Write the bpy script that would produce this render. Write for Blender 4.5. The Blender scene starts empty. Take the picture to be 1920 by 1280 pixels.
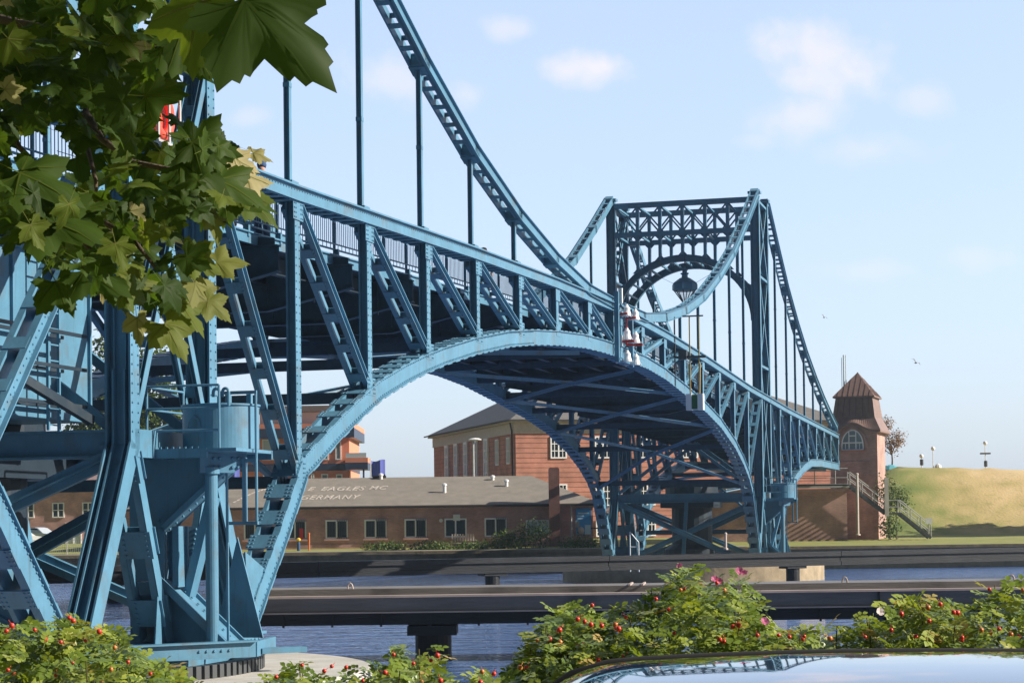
import bpy, math, random
import numpy as np
from mathutils import Vector, Matrix
R = math.radians
random.seed(7)
rng = np.random.default_rng(11)

# ------------------------------------------------------------------ camera
C = bpy.context.scene
COL = C.collection
FPX = 3850.0
TILT, ROLL = R(1.5), R(0.72)
HOR = 990.24
CZ = 3.5
SY = (640 - HOR) + FPX*math.tan(TILT)
cam_d = bpy.data.cameras.new('camera')
cam = bpy.data.objects.new('camera', cam_d); COL.objects.link(cam)
cam_d.sensor_width = 36.0
cam_d.lens = FPX/1920*36.0
cam_d.shift_x = SY*math.sin(ROLL)/1920
cam_d.shift_y = -SY*math.cos(ROLL)/1920
cam_d.clip_start = 0.1
cam_d.clip_end = 6000
FW = Vector((0, math.cos(TILT), math.sin(TILT))); UP = Vector((0, -math.sin(TILT), math.cos(TILT))); RT = Vector((1, 0, 0))
RX = RT*math.cos(ROLL) - UP*math.sin(ROLL)
RY = RT*math.sin(ROLL) + UP*math.cos(ROLL)
M4 = Matrix.Identity(4)
for i in range(3):
    M4[i][0] = RX[i]; M4[i][1] = RY[i]; M4[i][2] = -FW[i]
M4[0][3], M4[1][3], M4[2][3] = 0, 0, CZ
cam.matrix_world = M4
C.camera = cam

def at(px, py, Y):
    """world point seen at photo pixel px,py at distance Y"""
    x = px-960; y = 640-py
    a = (x*math.cos(ROLL) + y*math.sin(ROLL))/FPX
    b = (-x*math.sin(ROLL) + y*math.cos(ROLL) - SY)/FPX
    d = RT*a + UP*b + FW
    k = Y/d.y
    return Vector((d.x*k, Y, CZ + d.z*k))

# ------------------------------------------------------------------ light
SUN_AZ, SUN_EL = R(-7.0), R(29.0)        # azimuth from +X (right of the picture)
SV = Vector((math.cos(SUN_EL)*math.cos(SUN_AZ), math.cos(SUN_EL)*math.sin(SUN_AZ), math.sin(SUN_EL)))
sl = bpy.data.lights.new('sun', 'SUN'); sl.energy = 4.1; sl.angle = R(0.53); sl.color = (1.0, 0.93, 0.82)
so = bpy.data.objects.new('sun', sl); COL.objects.link(so)
so.rotation_euler = SV.to_track_quat('Z', 'Y').to_euler()
so.location = (60, 20, 60)

W = bpy.data.worlds.new('World'); C.world = W; W.use_nodes = True
nt = W.node_tree; nd = nt.nodes; lk = nt.links
for n in list(nd): nd.remove(n)
out = nd.new('ShaderNodeOutputWorld'); bg = nd.new('ShaderNodeBackground'); bg.inputs[1].default_value = 0.15
sky = nd.new('ShaderNodeTexSky'); sky.sky_type = 'NISHITA'; sky.sun_disc = False
sky.sun_elevation = SUN_EL
sky.sun_rotation = math.atan2(SV.x, SV.y)
sky.altitude = 0; sky.air_density = 1.0; sky.dust_density = 1.6; sky.ozone_density = 2.2
tc = nd.new('ShaderNodeTexCoord')
sep = nd.new('ShaderNodeSeparateXYZ'); lk.new(tc.outputs['Generated'], sep.inputs[0])
def mth(op, a, b=None, c=None, clamp=False):
    n = nd.new('ShaderNodeMath'); n.operation = op; n.use_clamp = clamp
    for i, v in enumerate((a, b, c)):
        if v is None: continue
        if isinstance(v, (int, float)): n.inputs[i].default_value = v
        else: lk.new(v, n.inputs[i])
    return n.outputs[0]
yv = mth('MAXIMUM', sep.outputs[1], 0.02)
uu = mth('DIVIDE', sep.outputs[0], yv); vv = mth('DIVIDE', sep.outputs[2], yv)
cmb = nd.new('ShaderNodeCombineXYZ'); lk.new(uu, cmb.inputs[0]); lk.new(vv, cmb.inputs[1])
noi = nd.new('ShaderNodeTexNoise'); noi.inputs['Scale'].default_value = 26; noi.inputs['Detail'].default_value = 7; noi.inputs['Roughness'].default_value = 0.6
lk.new(cmb.outputs[0], noi.inputs['Vector'])
tot = None
# small summer clouds: direction (in picture rows/columns), half sizes, strength
for (cx, cy, rx, ry, st) in ((1125, 120, 120, 40, 1.0), (1545, 95, 150, 110, .9), (1500, 215, 130, 55, .7), (955, 48, 60, 30, .6),
                             (735, 140, 110, 70, .6), (885, 172, 60, 40, .55), (1740, 185, 60, 35, .45), (1640, 280, 130, 45, .5), (1425, 258, 50, 20, .3),
                             (1640, 505, 120, 30, .35), (470, 215, 50, 25, .4), (1120, 640, 260, 40, .35), (1820, 480, 130, 40, .35)):
    a = mth('DIVIDE', mth('SUBTRACT', uu, (cx-960)/FPX), rx/FPX)
    b = mth('DIVIDE', mth('SUBTRACT', vv, (HOR+(cx-960)*-.0126-cy)/FPX), ry/FPX)
    r2 = mth('ADD', mth('MULTIPLY', a, a), mth('MULTIPLY', b, b))
    m = mth('SUBTRACT', 1.05, mth('SQRT', r2))
    m = mth('ADD', m, mth('MULTIPLY', mth('SUBTRACT', noi.outputs[0], .5), 2.6))
    ss = nd.new('ShaderNodeMapRange'); ss.interpolation_type = 'SMOOTHSTEP'
    ss.inputs[1].default_value = 0.0; ss.inputs[2].default_value = 1.1; ss.inputs[3].default_value = 0; ss.inputs[4].default_value = st
    lk.new(m, ss.inputs[0])
    tot = ss.outputs[0] if tot is None else mth('MAXIMUM', tot, ss.outputs[0])
tot = mth('MULTIPLY', tot, 0.72)
mix = nd.new('ShaderNodeMix'); mix.data_type = 'RGBA'
# sky scaled by direction: brightened ahead, dimmed behind the camera to deepen shade
fac = nd.new('ShaderNodeMapRange'); fac.interpolation_type = 'SMOOTHSTEP'
fac.inputs[1].default_value = -.05; fac.inputs[2].default_value = .92; fac.inputs[3].default_value = .13; fac.inputs[4].default_value = .97
lk.new(sep.outputs[1], fac.inputs[0])
hz = nd.new('ShaderNodeMix'); hz.data_type = 'RGBA'; hz.inputs[0].default_value = .55
lk.new(sky.outputs[0], hz.inputs[6]); hz.inputs[7].default_value = (2.55, 2.92, 3.85, 1)
sc_ = nd.new('ShaderNodeVectorMath'); sc_.operation = 'SCALE'; lk.new(hz.outputs[2], sc_.inputs[0]); lk.new(fac.outputs[0], sc_.inputs[3])
lk.new(tot, mix.inputs[0]); lk.new(sc_.outputs[0], mix.inputs[6]); mix.inputs[7].default_value = (3.75, 3.5, 3.85, 1)
lk.new(mix.outputs[2], bg.inputs[0]); lk.new(bg.outputs[0], out.inputs[0])

vs = C.view_settings
vs.view_transform = 'Standard'; vs.look = 'None'; vs.exposure = 0.9; vs.gamma = 1.0; vs.use_curve_mapping = False
C.render.engine = 'CYCLES'
C.cycles.max_bounces = 6; C.cycles.transparent_max_bounces = 6

# ------------------------------------------------------------------ materials
MATS = {}
def mat(name, col, rough=.6, metal=0.0, noise=0.0, nscale=4.0, spec=.4, tint=None, transl=0.0, bump=0.0, bscale=30.0, col2=None, coat=0.0, grime=None, stretch=None, streak=None):
    m = bpy.data.materials.new(name); m.use_nodes = True
    t = m.node_tree; N = t.nodes; L = t.links
    p = N['Principled BSDF']; o = N['Material Output']
    p.inputs['Roughness'].default_value = rough; p.inputs['Metallic'].default_value = metal
    p.inputs['Specular IOR Level'].default_value = spec
    p.inputs['Coat Weight'].default_value = coat
    c = None
    tcn = N.new('ShaderNodeTexCoord')
    vec = tcn.outputs['Object']
    if stretch:
        mp = N.new('ShaderNodeMapping'); mp.inputs['Scale'].default_value = stretch
        L.new(vec, mp.inputs[0]); vec = mp.outputs[0]
    if col2 is not None or noise > 0:
        nz = N.new('ShaderNodeTexNoise'); nz.inputs['Scale'].default_value = nscale; nz.inputs['Detail'].default_value = 5
        nz.inputs['Roughness'].default_value = .65
        L.new(vec, nz.inputs['Vector'])
        rp = N.new('ShaderNodeValToRGB')
        c2 = col2 if col2 is not None else tuple(max(0, v*(1-noise)) for v in col)
        c1 = col if col2 is not None else tuple(min(1, v*(1+noise)) for v in col)
        rp.color_ramp.elements[0].position = .33; rp.color_ramp.elements[1].position = .67
        rp.color_ramp.elements[0].color = (*c2, 1); rp.color_ramp.elements[1].color = (*c1, 1)
        L.new(nz.outputs[0], rp.inputs[0]); c = rp.outputs[0]
    if tint:
        at_ = N.new('ShaderNodeAttribute'); at_.attribute_name = 'tint'
        rp2 = N.new('ShaderNodeValToRGB')
        els = rp2.color_ramp.elements
        while len(els) < len(tint): els.new(.5)
        for e, (pos, cc) in zip(els, tint):
            e.position = pos; e.color = (*cc, 1)
        L.new(at_.outputs['Fac'], rp2.inputs[0])
        c = rp2.outputs[0]
    if grime:
        gz = N.new('ShaderNodeTexNoise'); gz.inputs['Scale'].default_value = grime[1]; gz.inputs['Detail'].default_value = 8
        L.new(tcn.outputs['Object'], gz.inputs['Vector'])
        mr = N.new('ShaderNodeMapRange'); mr.inputs[1].default_value = .56; mr.inputs[2].default_value = .74; mr.inputs[4].default_value = grime[2]
        L.new(gz.outputs[0], mr.inputs[0])
        mx = N.new('ShaderNodeMix'); mx.data_type = 'RGBA'
        L.new(mr.outputs[0], mx.inputs[0])
        if c is not None: L.new(c, mx.inputs[6])
        else: mx.inputs[6].default_value = (*col, 1)
        mx.inputs[7].default_value = (*grime[0], 1); c = mx.outputs[2]
    if streak:
        mp2 = N.new('ShaderNodeMapping'); mp2.inputs['Scale'].default_value = (5, 5, .45); L.new(tcn.outputs['Object'], mp2.inputs[0])
        gz = N.new('ShaderNodeTexNoise'); gz.inputs['Scale'].default_value = 1.6; gz.inputs['Detail'].default_value = 6; gz.inputs['Roughness'].default_value = .7
        L.new(mp2.outputs[0], gz.inputs['Vector'])
        mr = N.new('ShaderNodeMapRange'); mr.inputs[1].default_value = .55; mr.inputs[2].default_value = .78; mr.inputs[4].default_value = streak[1]
        L.new(gz.outputs[0], mr.inputs[0])
        mx = N.new('ShaderNodeMix'); mx.data_type = 'RGBA'; L.new(mr.outputs[0], mx.inputs[0]); L.new(c, mx.inputs[6]); mx.inputs[7].default_value = (*streak[0], 1); c = mx.outputs[2]
    if c is not None: L.new(c, p.inputs['Base Color'])
    else: p.inputs['Base Color'].default_value = (*col, 1)
    if bump > 0:
        bz = N.new('ShaderNodeTexNoise'); bz.inputs['Scale'].default_value = bscale; bz.inputs['Detail'].default_value = 4
        L.new(vec, bz.inputs['Vector'])
        bp_ = N.new('ShaderNodeBump'); bp_.inputs['Strength'].default_value = bump; bp_.inputs['Distance'].default_value = .05
        L.new(bz.outputs[0], bp_.inputs['Height']); L.new(bp_.outputs[0], p.inputs['Normal'])
    if transl > 0:
        tr = N.new('ShaderNodeBsdfTranslucent'); ms = N.new('ShaderNodeMixShader'); ms.inputs[0].default_value = transl
        if c is not None:
            hs = N.new('ShaderNodeHueSaturation'); hs.inputs['Value'].default_value = 1.5; hs.inputs['Saturation'].default_value = 1.1; hs.inputs['Hue'].default_value = .485
            L.new(c, hs.inputs['Color']); L.new(hs.outputs[0], tr.inputs[0])
        else: tr.inputs[0].default_value = (*col, 1)
        L.new(p.outputs[0], ms.inputs[1]); L.new(tr.outputs[0], ms.inputs[2]); L.new(ms.outputs[0], o.inputs[0])
    MATS[name] = m
    return m

def brickmat(name, c1, c2, mortar, scale=1.0, bw=.25, rh=.08, ms=.012):
    m = bpy.data.materials.new(name); m.use_nodes = True
    t = m.node_tree; N = t.nodes; L = t.links; p = N['Principled BSDF']; p.inputs['Roughness'].default_value = .85
    tcn = N.new('ShaderNodeTexCoord'); sp = N.new('ShaderNodeSeparateXYZ'); L.new(tcn.outputs['Object'], sp.inputs[0])
    ad = N.new('ShaderNodeMath'); ad.operation = 'ADD'; L.new(sp.outputs[0], ad.inputs[0]); L.new(sp.outputs[1], ad.inputs[1])
    cb = N.new('ShaderNodeCombineXYZ'); L.new(ad.outputs[0], cb.inputs[0]); L.new(sp.outputs[2], cb.inputs[1])
    br = N.new('ShaderNodeTexBrick'); L.new(cb.outputs[0], br.inputs['Vector'])
    br.inputs['Color1'].default_value = (*c1, 1); br.inputs['Color2'].default_value = (*c2, 1); br.inputs['Mortar'].default_value = (*mortar, 1)
    br.inputs['Scale'].default_value = scale; br.inputs['Brick Width'].default_value = bw; br.inputs['Row Height'].default_value = rh; br.inputs['Mortar Size'].default_value = ms
    nz = N.new('ShaderNodeTexNoise'); nz.inputs['Scale'].default_value = .8; nz.inputs['Detail'].default_value = 7; L.new(tcn.outputs['Object'], nz.inputs['Vector'])
    mr = N.new('ShaderNodeMapRange'); mr.inputs[1].default_value = .3; mr.inputs[2].default_value = .7; mr.inputs[3].default_value = .72; mr.inputs[4].default_value = 1.22
    L.new(nz.outputs[0], mr.inputs[0])
    mx = N.new('ShaderNodeMix'); mx.data_type = 'RGBA'; mx.blend_type = 'MULTIPLY'; mx.inputs[0].default_value = 1
    L.new(br.outputs[0], mx.inputs[6]); L.new(mr.outputs[0], mx.inputs[7]); L.new(mx.outputs[2], p.inputs['Base Color'])
    MATS[name] = m; return m

BLUE = (0.092, 0.228, 0.335)
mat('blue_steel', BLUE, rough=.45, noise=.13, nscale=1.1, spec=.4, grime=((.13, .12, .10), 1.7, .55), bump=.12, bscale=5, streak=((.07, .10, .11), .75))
mat('under_shade_steel', (.035, .075, .115), rough=.7, noise=.2, grime=((.05, .05, .05), 1.2, .5))  # bridge steel darkened: the shade below the deck put into its colour
mat('blue_dark_steel', (0.018, 0.032, 0.048), rough=.5, noise=.12, nscale=1.5, grime=((.07, .07, .06), 1.5, .5))  # dark steel; on deck and stringers the underside shade is put into the colour
mat('far_blue_steel', (0.07, 0.185, 0.29), rough=.45, noise=.08, nscale=.8)
mat('deck_timber', (0.10, 0.10, 0.10), rough=.9, noise=.3)
mat('pale_steel', (.55, .62, .66), rough=.4)
mat('red_paint', (.62, .03, .02), rough=.4)
mat('white_paint', (.8, .8, .78), rough=.45, noise=.05)
mat('concrete', (.50, .47, .42), rough=.9, noise=.15, nscale=1.2, bump=.25, grime=((.2, .17, .12), .8, .6))
mat('pier_stone', (.36, .28, .18), rough=.9, noise=.25, nscale=1.2, bump=.3, bscale=5)
mat('wet_stone', (.22, .17, .10), rough=.8, noise=.3, nscale=1.2, bump=.4, bscale=6)
mat('dark_fender', (.013, .014, .018), rough=.55, noise=.25, nscale=2.0, spec=.35, stretch=(.3, 1, 2), grime=((.03, .031, .035), .7, .7), bump=.25, bscale=9)
mat('fender_face', (.20, .182, .17), rough=.6, noise=.2, nscale=1.6, stretch=(.3, 1, 2), grime=((.04, .035, .03), .6, .8), bump=.2, bscale=9)
mat('fender_edge', (.48, .38, .33), rough=.6, noise=.2, nscale=3, stretch=(.3, 1, 1))
mat('asphalt_roof', (.235, .205, .17), rough=.95, noise=.12, nscale=1.2, grime=((.15, .13, .11), .35, .6), bump=.2)
mat('grey_tile', (.17, .155, .145), rough=.85, noise=.12, nscale=2)
mat('copper_brown', (.255, .16, .13), rough=.5, noise=.15, nscale=2.5, grime=((.2, .12, .10), 1.2, .6))
mat('seam', (.15, .085, .06), rough=.6)
mat('dark_trim', (.035, .03, .03), rough=.7)
mat('sandstone', (.62, .53, .48), rough=.85, noise=.1)
mat('pinkish_plaster', (.46, .33, .29), rough=.9, noise=.08)
mat('frame_white', (.88, .88, .9), rough=.5)
mat('window_glass', (.03, .04, .045), rough=.08, spec=.6)
mat('window_dim', (.20, .24, .26), rough=.18, spec=.55)
mat('navy_panel', (.035, .05, .10), rough=.4)
mat('orange_wall', (.74, .275, .17), rough=.85, noise=.06, nscale=1)
mat('orange_shade', (.58, .19, .11), rough=.85, noise=.06)
mat('glass_rail', (.55, .62, .66), rough=.2)
brickmat('brick_dark', (.60, .29, .26), (.47, .22, .20), (.48, .38, .36))
brickmat('brick_orange', (.56, .20, .14), (.47, .165, .115), (.46, .27, .19))
brickmat('brick_tower', (.54, .29, .24), (.42, .215, .175), (.42, .33, .29))
brickmat('brick_red', (.27, .095, .07), (.21, .075, .055), (.25, .18, .15))
brickmat('brick_wall', (.54, .29, .235), (.43, .215, .175), (.44, .34, .3))
mat('grass_lawn', (.31, .29, .085), rough=1, col2=(.19, .22, .055), nscale=.5, bump=.3, bscale=20)
mat('grass_dry', (.5, .36, .17), rough=1, bump=.9, bscale=4, tint=[(0, (.10, .15, .03)), (.3, (.21, .23, .055)), (.6, (.42, .33, .13)), (.85, (.56, .41, .2)), (1, (.6, .45, .24))], grime=((.24, .24, .07), 1.1, .55))
mat('paving', (.36, .31, .29), rough=.95, noise=.15, nscale=1.5)
mat('gravel', (.25, .23, .19), rough=1, noise=.2, nscale=3)
mat('bark', (.09, .065, .045), rough=.95, noise=.4, nscale=14, bump=.5)
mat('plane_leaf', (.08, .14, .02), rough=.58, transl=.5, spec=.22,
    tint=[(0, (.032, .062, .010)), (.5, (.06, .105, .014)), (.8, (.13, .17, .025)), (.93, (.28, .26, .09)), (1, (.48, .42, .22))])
mat('rose_leaf', (.09, .15, .03), rough=.36, transl=.3, spec=.45,
    tint=[(0, (.085, .14, .022)), (.45, (.19, .26, .035)), (.8, (.34, .38, .06)), (.93, (.36, .34, .07)), (1, (.42, .30, .09))])
mat('rose_stem', (.12, .10, .04), rough=.8)
mat('rose_hip', (.64, .05, .028), rough=.25, spec=.5)
mat('rose_hip_orange', (.6, .2, .05), rough=.3, spec=.5)
mat('petal_pink', (.66, .17, .34), rough=.6, transl=.3)
mat('petal_pale', (.8, .68, .66), rough=.6, transl=.3)
mat('shrub_leaf', (.08, .13, .03), rough=.6, transl=.25, tint=[(0, (.03, .065, .015)), (.5, (.075, .125, .02)), (1, (.16, .19, .04))])
mat('autumn_leaf', (.3, .16, .06), rough=.7, transl=.25, tint=[(0, (.12, .09, .03)), (.5, (.26, .15, .06)), (1, (.36, .2, .07))])
mat('lamp_white', (.85, .85, .84), rough=.35)
mat('green_panel', (.02, .13, .05), rough=.5)
mat('yellow_rope', (.55, .36, .10), rough=.8)
mat('car_paint', (.018, .02, .026), rough=.05, spec=.8, coat=1.0)
mat('car_chrome', (.6, .62, .65), rough=.15, metal=.9)
mat('car_glass', (.02, .025, .03), rough=.03, spec=.8)
mat('tyre', (.02, .02, .02), rough=.9)
mat('car_silver', (.62, .68, .75), rough=.25, metal=.3)
mat('car_white', (.75, .75, .76), rough=.3)
mat('galvanised', (.38, .38, .36), rough=.55, noise=.1)
def glassmat(name, col, op):
    m = bpy.data.materials.new(name); m.use_nodes = True; t = m.node_tree; N = t.nodes; L = t.links
    p = N['Principled BSDF']; p.inputs['Base Color'].default_value = (*col, 1); p.inputs['Roughness'].default_value = .05
    tr = N.new('ShaderNodeBsdfTransparent'); ms = N.new('ShaderNodeMixShader'); ms.inputs[0].default_value = op
    L.new(tr.outputs[0], ms.inputs[1]); L.new(p.outputs[0], ms.inputs[2]); L.new(ms.outputs[0], N['Material Output'].inputs[0]); MATS[name] = m
glassmat('clear_glass', (.8, .85, .85), .22)
mat('dark_metal', (.07, .075, .08), rough=.5)
mat('skin', (.55, .28, .19), rough=.6)
mat('cloth_brown', (.34, .16, .13), rough=.9)
mat('cloth_orange', (.62, .25, .14), rough=.9)
mat('cloth_navy', (.05, .10, .20), rough=.9)
mat('hair_red', (.42, .18, .08), rough=.7)
mat('poster_blue', (.06, .36, .75), rough=.5)
mat('poster_pale', (.6, .78, .9), rough=.5)
mat('flag_blue', (.20, .24, .72), rough=.7, transl=.3)
mat('paint_letter', (.52, .46, .40), rough=.9, noise=.25, nscale=3)
mat('lifebuoy_red', (.85, .10, .06), rough=.45)
mat('gull', (.18, .18, .2), rough=.8)
mat('orange_post', (.75, .2, .06), rough=.6)
mat('yellow_paint', (.75, .5, .05), rough=.5)
mat('teal_sheet', (.12, .42, .5), rough=.6)

# ------------------------------------------------------------------ mesh helpers
class MB:
    def __init__(s): s.v = []; s.f = []; s.t = []; s.tint = None
    def add(s, vs, fs, tint=None):
        b = len(s.v); s.v += [tuple(v) for v in vs]
        for f in fs:
            s.f.append(tuple(i+b for i in f))
            if s.tint is not None or tint is not None:
                s.tint = s.tint or []
                s.tint.append(tint or 0.0)
    def box(s, c, d, rz=0.0, tint=None):
        cx, cy, cz = c; a, b, h = d[0]/2, d[1]/2, d[2]/2
        co, si = math.cos(rz), math.sin(rz)
        vs = []
        for z in (-h, h):
            for x, y in ((-a, -b), (a, -b), (a, b), (-a, b)):
                vs.append((cx+x*co-y*si, cy+x*si+y*co, cz+z))
        s.add(vs, [(3, 2, 1, 0), (4, 5, 6, 7), (0, 1, 5, 4), (1, 2, 6, 5), (2, 3, 7, 6), (3, 0, 4, 7)], tint)
    def bar(s, p0, p1, w, h, side=(0, 1, 0)):
        """rectangular bar; w along 'side', h across"""
        p0 = Vector(p0); p1 = Vector(p1); d = (p1-p0)
        if d.length < 1e-6: return
        d.normalize(); sd = Vector(side); sd = (sd - d*sd.dot(d))
        if sd.length < 1e-4: sd = d.orthogonal()
        sd.normalize(); u = d.cross(sd)
        vs = []
        for p in (p0, p1):
            for a, b in ((-1, -1), (1, -1), (1, 1), (-1, 1)):
                vs.append(p + sd*(a*w/2) + u*(b*h/2))
        s.add(vs, [(3, 2, 1, 0), (4, 5, 6, 7), (0, 1, 5, 4), (1, 2, 6, 5), (2, 3, 7, 6), (3, 0, 4, 7)])
    def ibeam(s, p0, p1, w, h, side=(0, 1, 0), tw=.03, tf=.03):
        """I section, web spans w along side, flanges (at both ends of the web) h wide"""
        p0 = Vector(p0); p1 = Vector(p1); d = (p1-p0).normalized()
        sd = Vector(side); sd = (sd-d*sd.dot(d)).normalized()
        s.bar(p0, p1, w-2*tf, tw, sd)
        for q in (-1, 1):
            o = sd*(q*(w/2-tf/2)); s.bar(p0+o, p1+o, tf, h, sd)
    def tube(s, pts, r, n=8, cap=True):
        pts = [Vector(p) for p in pts]; rs = r if isinstance(r, (list, tuple)) else [r]*len(pts)
        base = len(s.v); prev = None
        for i, p in enumerate(pts):
            d = (pts[min(i+1, len(pts)-1)]-pts[max(i-1, 0)]).normalized()
            if prev is None: a = d.orthogonal().normalized()
            else: a = (prev - d*prev.dot(d)).normalized()
            prev = a; b = d.cross(a)
            for k in range(n):
                th = 2*math.pi*k/n
                s.v.append(tuple(p + (a*math.cos(th)+b*math.sin(th))*rs[i]))
        fs = []
        for i in range(len(pts)-1):
            for k in range(n):
                k2 = (k+1) % n
                fs.append((base+i*n+k, base+i*n+k2, base+(i+1)*n+k2, base+(i+1)*n+k))
        if cap:
            fs.append(tuple(base+k for k in reversed(range(n)))); fs.append(tuple(base+(len(pts)-1)*n+k for k in range(n)))
        s.f += fs
        if s.tint is not None: s.tint += [0.0]*len(fs)
    def lathe(s, c, prof, n=16, cap=True, axis=None):
        c = Vector(c); base = len(s.v)
        for r, z in prof:
            for k in range(n):
                th = 2*math.pi*k/n
                v = Vector((r*math.cos(th), r*math.sin(th), z))
                if axis is not None: v = axis @ v
                s.v.append(tuple(c+v))
        for i in range(len(prof)-1):
            for k in range(n):
                k2 = (k+1) % n
                s.f.append((base+i*n+k, base+i*n+k2, base+(i+1)*n+k2, base+(i+1)*n+k))
        if cap:
            s.f.append(tuple(base+k for k in reversed(range(n)))); s.f.append(tuple(base+(len(prof)-1)*n+k for k in range(n)))
    def prism(s, poly, dvec):
        """polygon (3d points) pushed along dvec"""
        n = len(poly); d = Vector(dvec); vs = [Vector(p) for p in poly]; vs2 = [v+d for v in vs]
        s.add(vs+vs2, [tuple(range(n-1, -1, -1)), tuple(range(n, 2*n))] + [(i, (i+1) % n, n+(i+1) % n, n+i) for i in range(n)])
    def rivet(s, p, nrm, r=.02):
        r *= 1.3; p = Vector(p); nrm = Vector(nrm).normalized(); a = nrm.orthogonal().normalized(); b = nrm.cross(a)
        vs = [p+(a*math.cos(k*math.pi/3)+b*math.sin(k*math.pi/3))*r for k in range(6)]
        vs += [p+(a*math.cos(k*math.pi/3)+b*math.sin(k*math.pi/3))*r*.6+nrm*r*.9 for k in range(6)]
        s.add(vs, [(k, (k+1) % 6, 6+(k+1) % 6, 6+k) for k in range(6)]+[tuple(range(6, 12))])
    def band(s, low, d, y0, y1):
        """curved girder: low = list of (x,z) along its lower edge, depth d, between y0 and y1"""
        P = [Vector((a, 0, b)) for a, b in low]; vs = []
        for i, p in enumerate(P):
            tv = (P[min(i+1, len(P)-1)]-P[max(i-1, 0)]).normalized()
            nv = Vector((-tv.z, 0, tv.x))
            if nv.z < 0: nv = -nv
            dd = d[i] if isinstance(d, (list, tuple)) else d
            q = p+nv*dd
            vs += [(p.x, y0, p.z), (p.x, y1, p.z), (q.x, y1, q.z), (q.x, y0, q.z)]
        fs = []
        for i in range(len(P)-1):
            b = 4*i
            for k in range(4):
                k2 = (k+1) % 4; fs.append((b+k, b+k2, b+4+k2, b+4+k))
        fs += [(3, 2, 1, 0), tuple(4*(len(P)-1)+k for k in range(4))]
        s.add(vs, fs)
    def build(s, name, m, parent=None, label=None, smooth=False, origin=None):
        me = bpy.data.meshes.new(name)
        v = s.v
        if origin is not None:
            v = [(a-origin[0], b-origin[1], c-origin[2]) for a, b, c in v]
        me.from_pydata(v, [], s.f); me.update()
        if s.tint is not None:
            at_ = me.attributes.new('tint', 'FLOAT', 'FACE'); at_.data.foreach_set('value', s.tint)
        import bmesh
        bm = bmesh.new(); bm.from_mesh(me)
        if s.tint is None: bmesh.ops.recalc_face_normals(bm, faces=bm.faces)
        bm.to_mesh(me); bm.free()
        if smooth: me.polygons.foreach_set('use_smooth', [True]*len(me.polygons))
        me.materials.append(MATS[m] if isinstance(m, str) else m)
        o = bpy.data.objects.new(name, me); COL.objects.link(o)
        if parent is not None: o.parent = parent
        if origin is not None and parent is None: o.location = origin
        if label: o['label'] = label
        return o

def tag(o, label, cat, group=None):
    o['label'] = label; o['category'] = cat
    if group: o['group'] = group
    return o
def thing(name, label, cat, loc=(0, 0, 0), rz=0.0, group=None):
    e = bpy.data.objects.new(name, None); COL.objects.link(e); e.empty_display_size = .3
    e.location = loc; e.rotation_euler = (0, 0, rz)
    return tag(e, label, cat, group)
def structure(o): o['kind'] = 'structure'; return o
def copy_tree(o, parent=None):
    c = o.copy(); COL.objects.link(c)
    if parent is not None: c.parent = parent
    for ch in list(o.children): copy_tree(ch, c)
    return c

# ------------------------------------------------------------------ ground, water
WZ = 0.45
def grid(x0, x1, y0, y1, nx, ny, zf):
    m = MB()
    for j in range(ny+1):
        for i in range(nx+1):
            x = x0+(x1-x0)*i/nx; y = y0+(y1-y0)*j/ny
            m.v.append((x, y, zf(x, y)))
    for j in range(ny):
        for i in range(nx):
            a = j*(nx+1)+i; m.f.append((a, a+1, a+nx+2, a+nx+1))
    return m
# water
wm = bpy.data.materials.new('harbour_water'); wm.use_nodes = True
t = wm.node_tree; N = t.nodes; L = t.links; p = N['Principled BSDF']
p.inputs['Base Color'].default_value = (.08, .155, .36, 1); p.inputs['Roughness'].default_value = .07; p.inputs['IOR'].default_value = 1.55
tcn = N.new('ShaderNodeTexCoord'); mp = N.new('ShaderNodeMapping'); mp.inputs['Scale'].default_value = (.55, 1.35, 1); L.new(tcn.outputs['Object'], mp.inputs[0])
n1 = N.new('ShaderNodeTexNoise'); n1.inputs['Scale'].default_value = .95; n1.inputs['Detail'].default_value = 4; n1.inputs['Roughness'].default_value = .55; L.new(mp.outputs[0], n1.inputs['Vector'])
b1 = N.new('ShaderNodeBump'); b1.inputs['Strength'].default_value = 1.0; b1.inputs['Distance'].default_value = .42; L.new(n1.outputs[0], b1.inputs['Height']); L.new(b1.outputs[0], p.inputs['Normal'])
MATS['harbour_water'] = wm
structure(grid(-400, 400, -30, 160, 8, 4, lambda x, y: WZ).build('water', 'harbour_water'))
# sheet under everything to the horizon
structure(grid(-3000, 3000, -200, 5000, 6, 6, lambda x, y: -1.0).build('terrain', 'gravel'))
# near bank with a quay wall
NB = MB(); NB.box((0, -8.5, .4), (160, 49, 3.0)); structure(NB.build('near_bank_ground', 'grass_lawn'))
def zfar(x, y):
    return 2.0 + max(0, min(1, (y-143)/22))*.55
FB = grid(-300, 300, 141.0, 900, 60, 60, zfar)
structure(FB.build('far_bank_ground', 'grass_lawn'))
q = MB(); q.box((0, 141.3, .45), (600, .6, 3.0)); q.box((0, 140.9, 1.93), (600, .5, .2))
tag(q.build('quay_wall', 'wet_stone'), 'low brown weathered quay wall along the far bank above the water', 'wall')
pv = MB(); pv.box((-15, 145.4, 2.03), (62, 7.4, .06)); structure(pv.build('bounce_pavement', 'paving'))  # unseen paving added so grass bounce doesn't turn the clubhouse wall green
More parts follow.
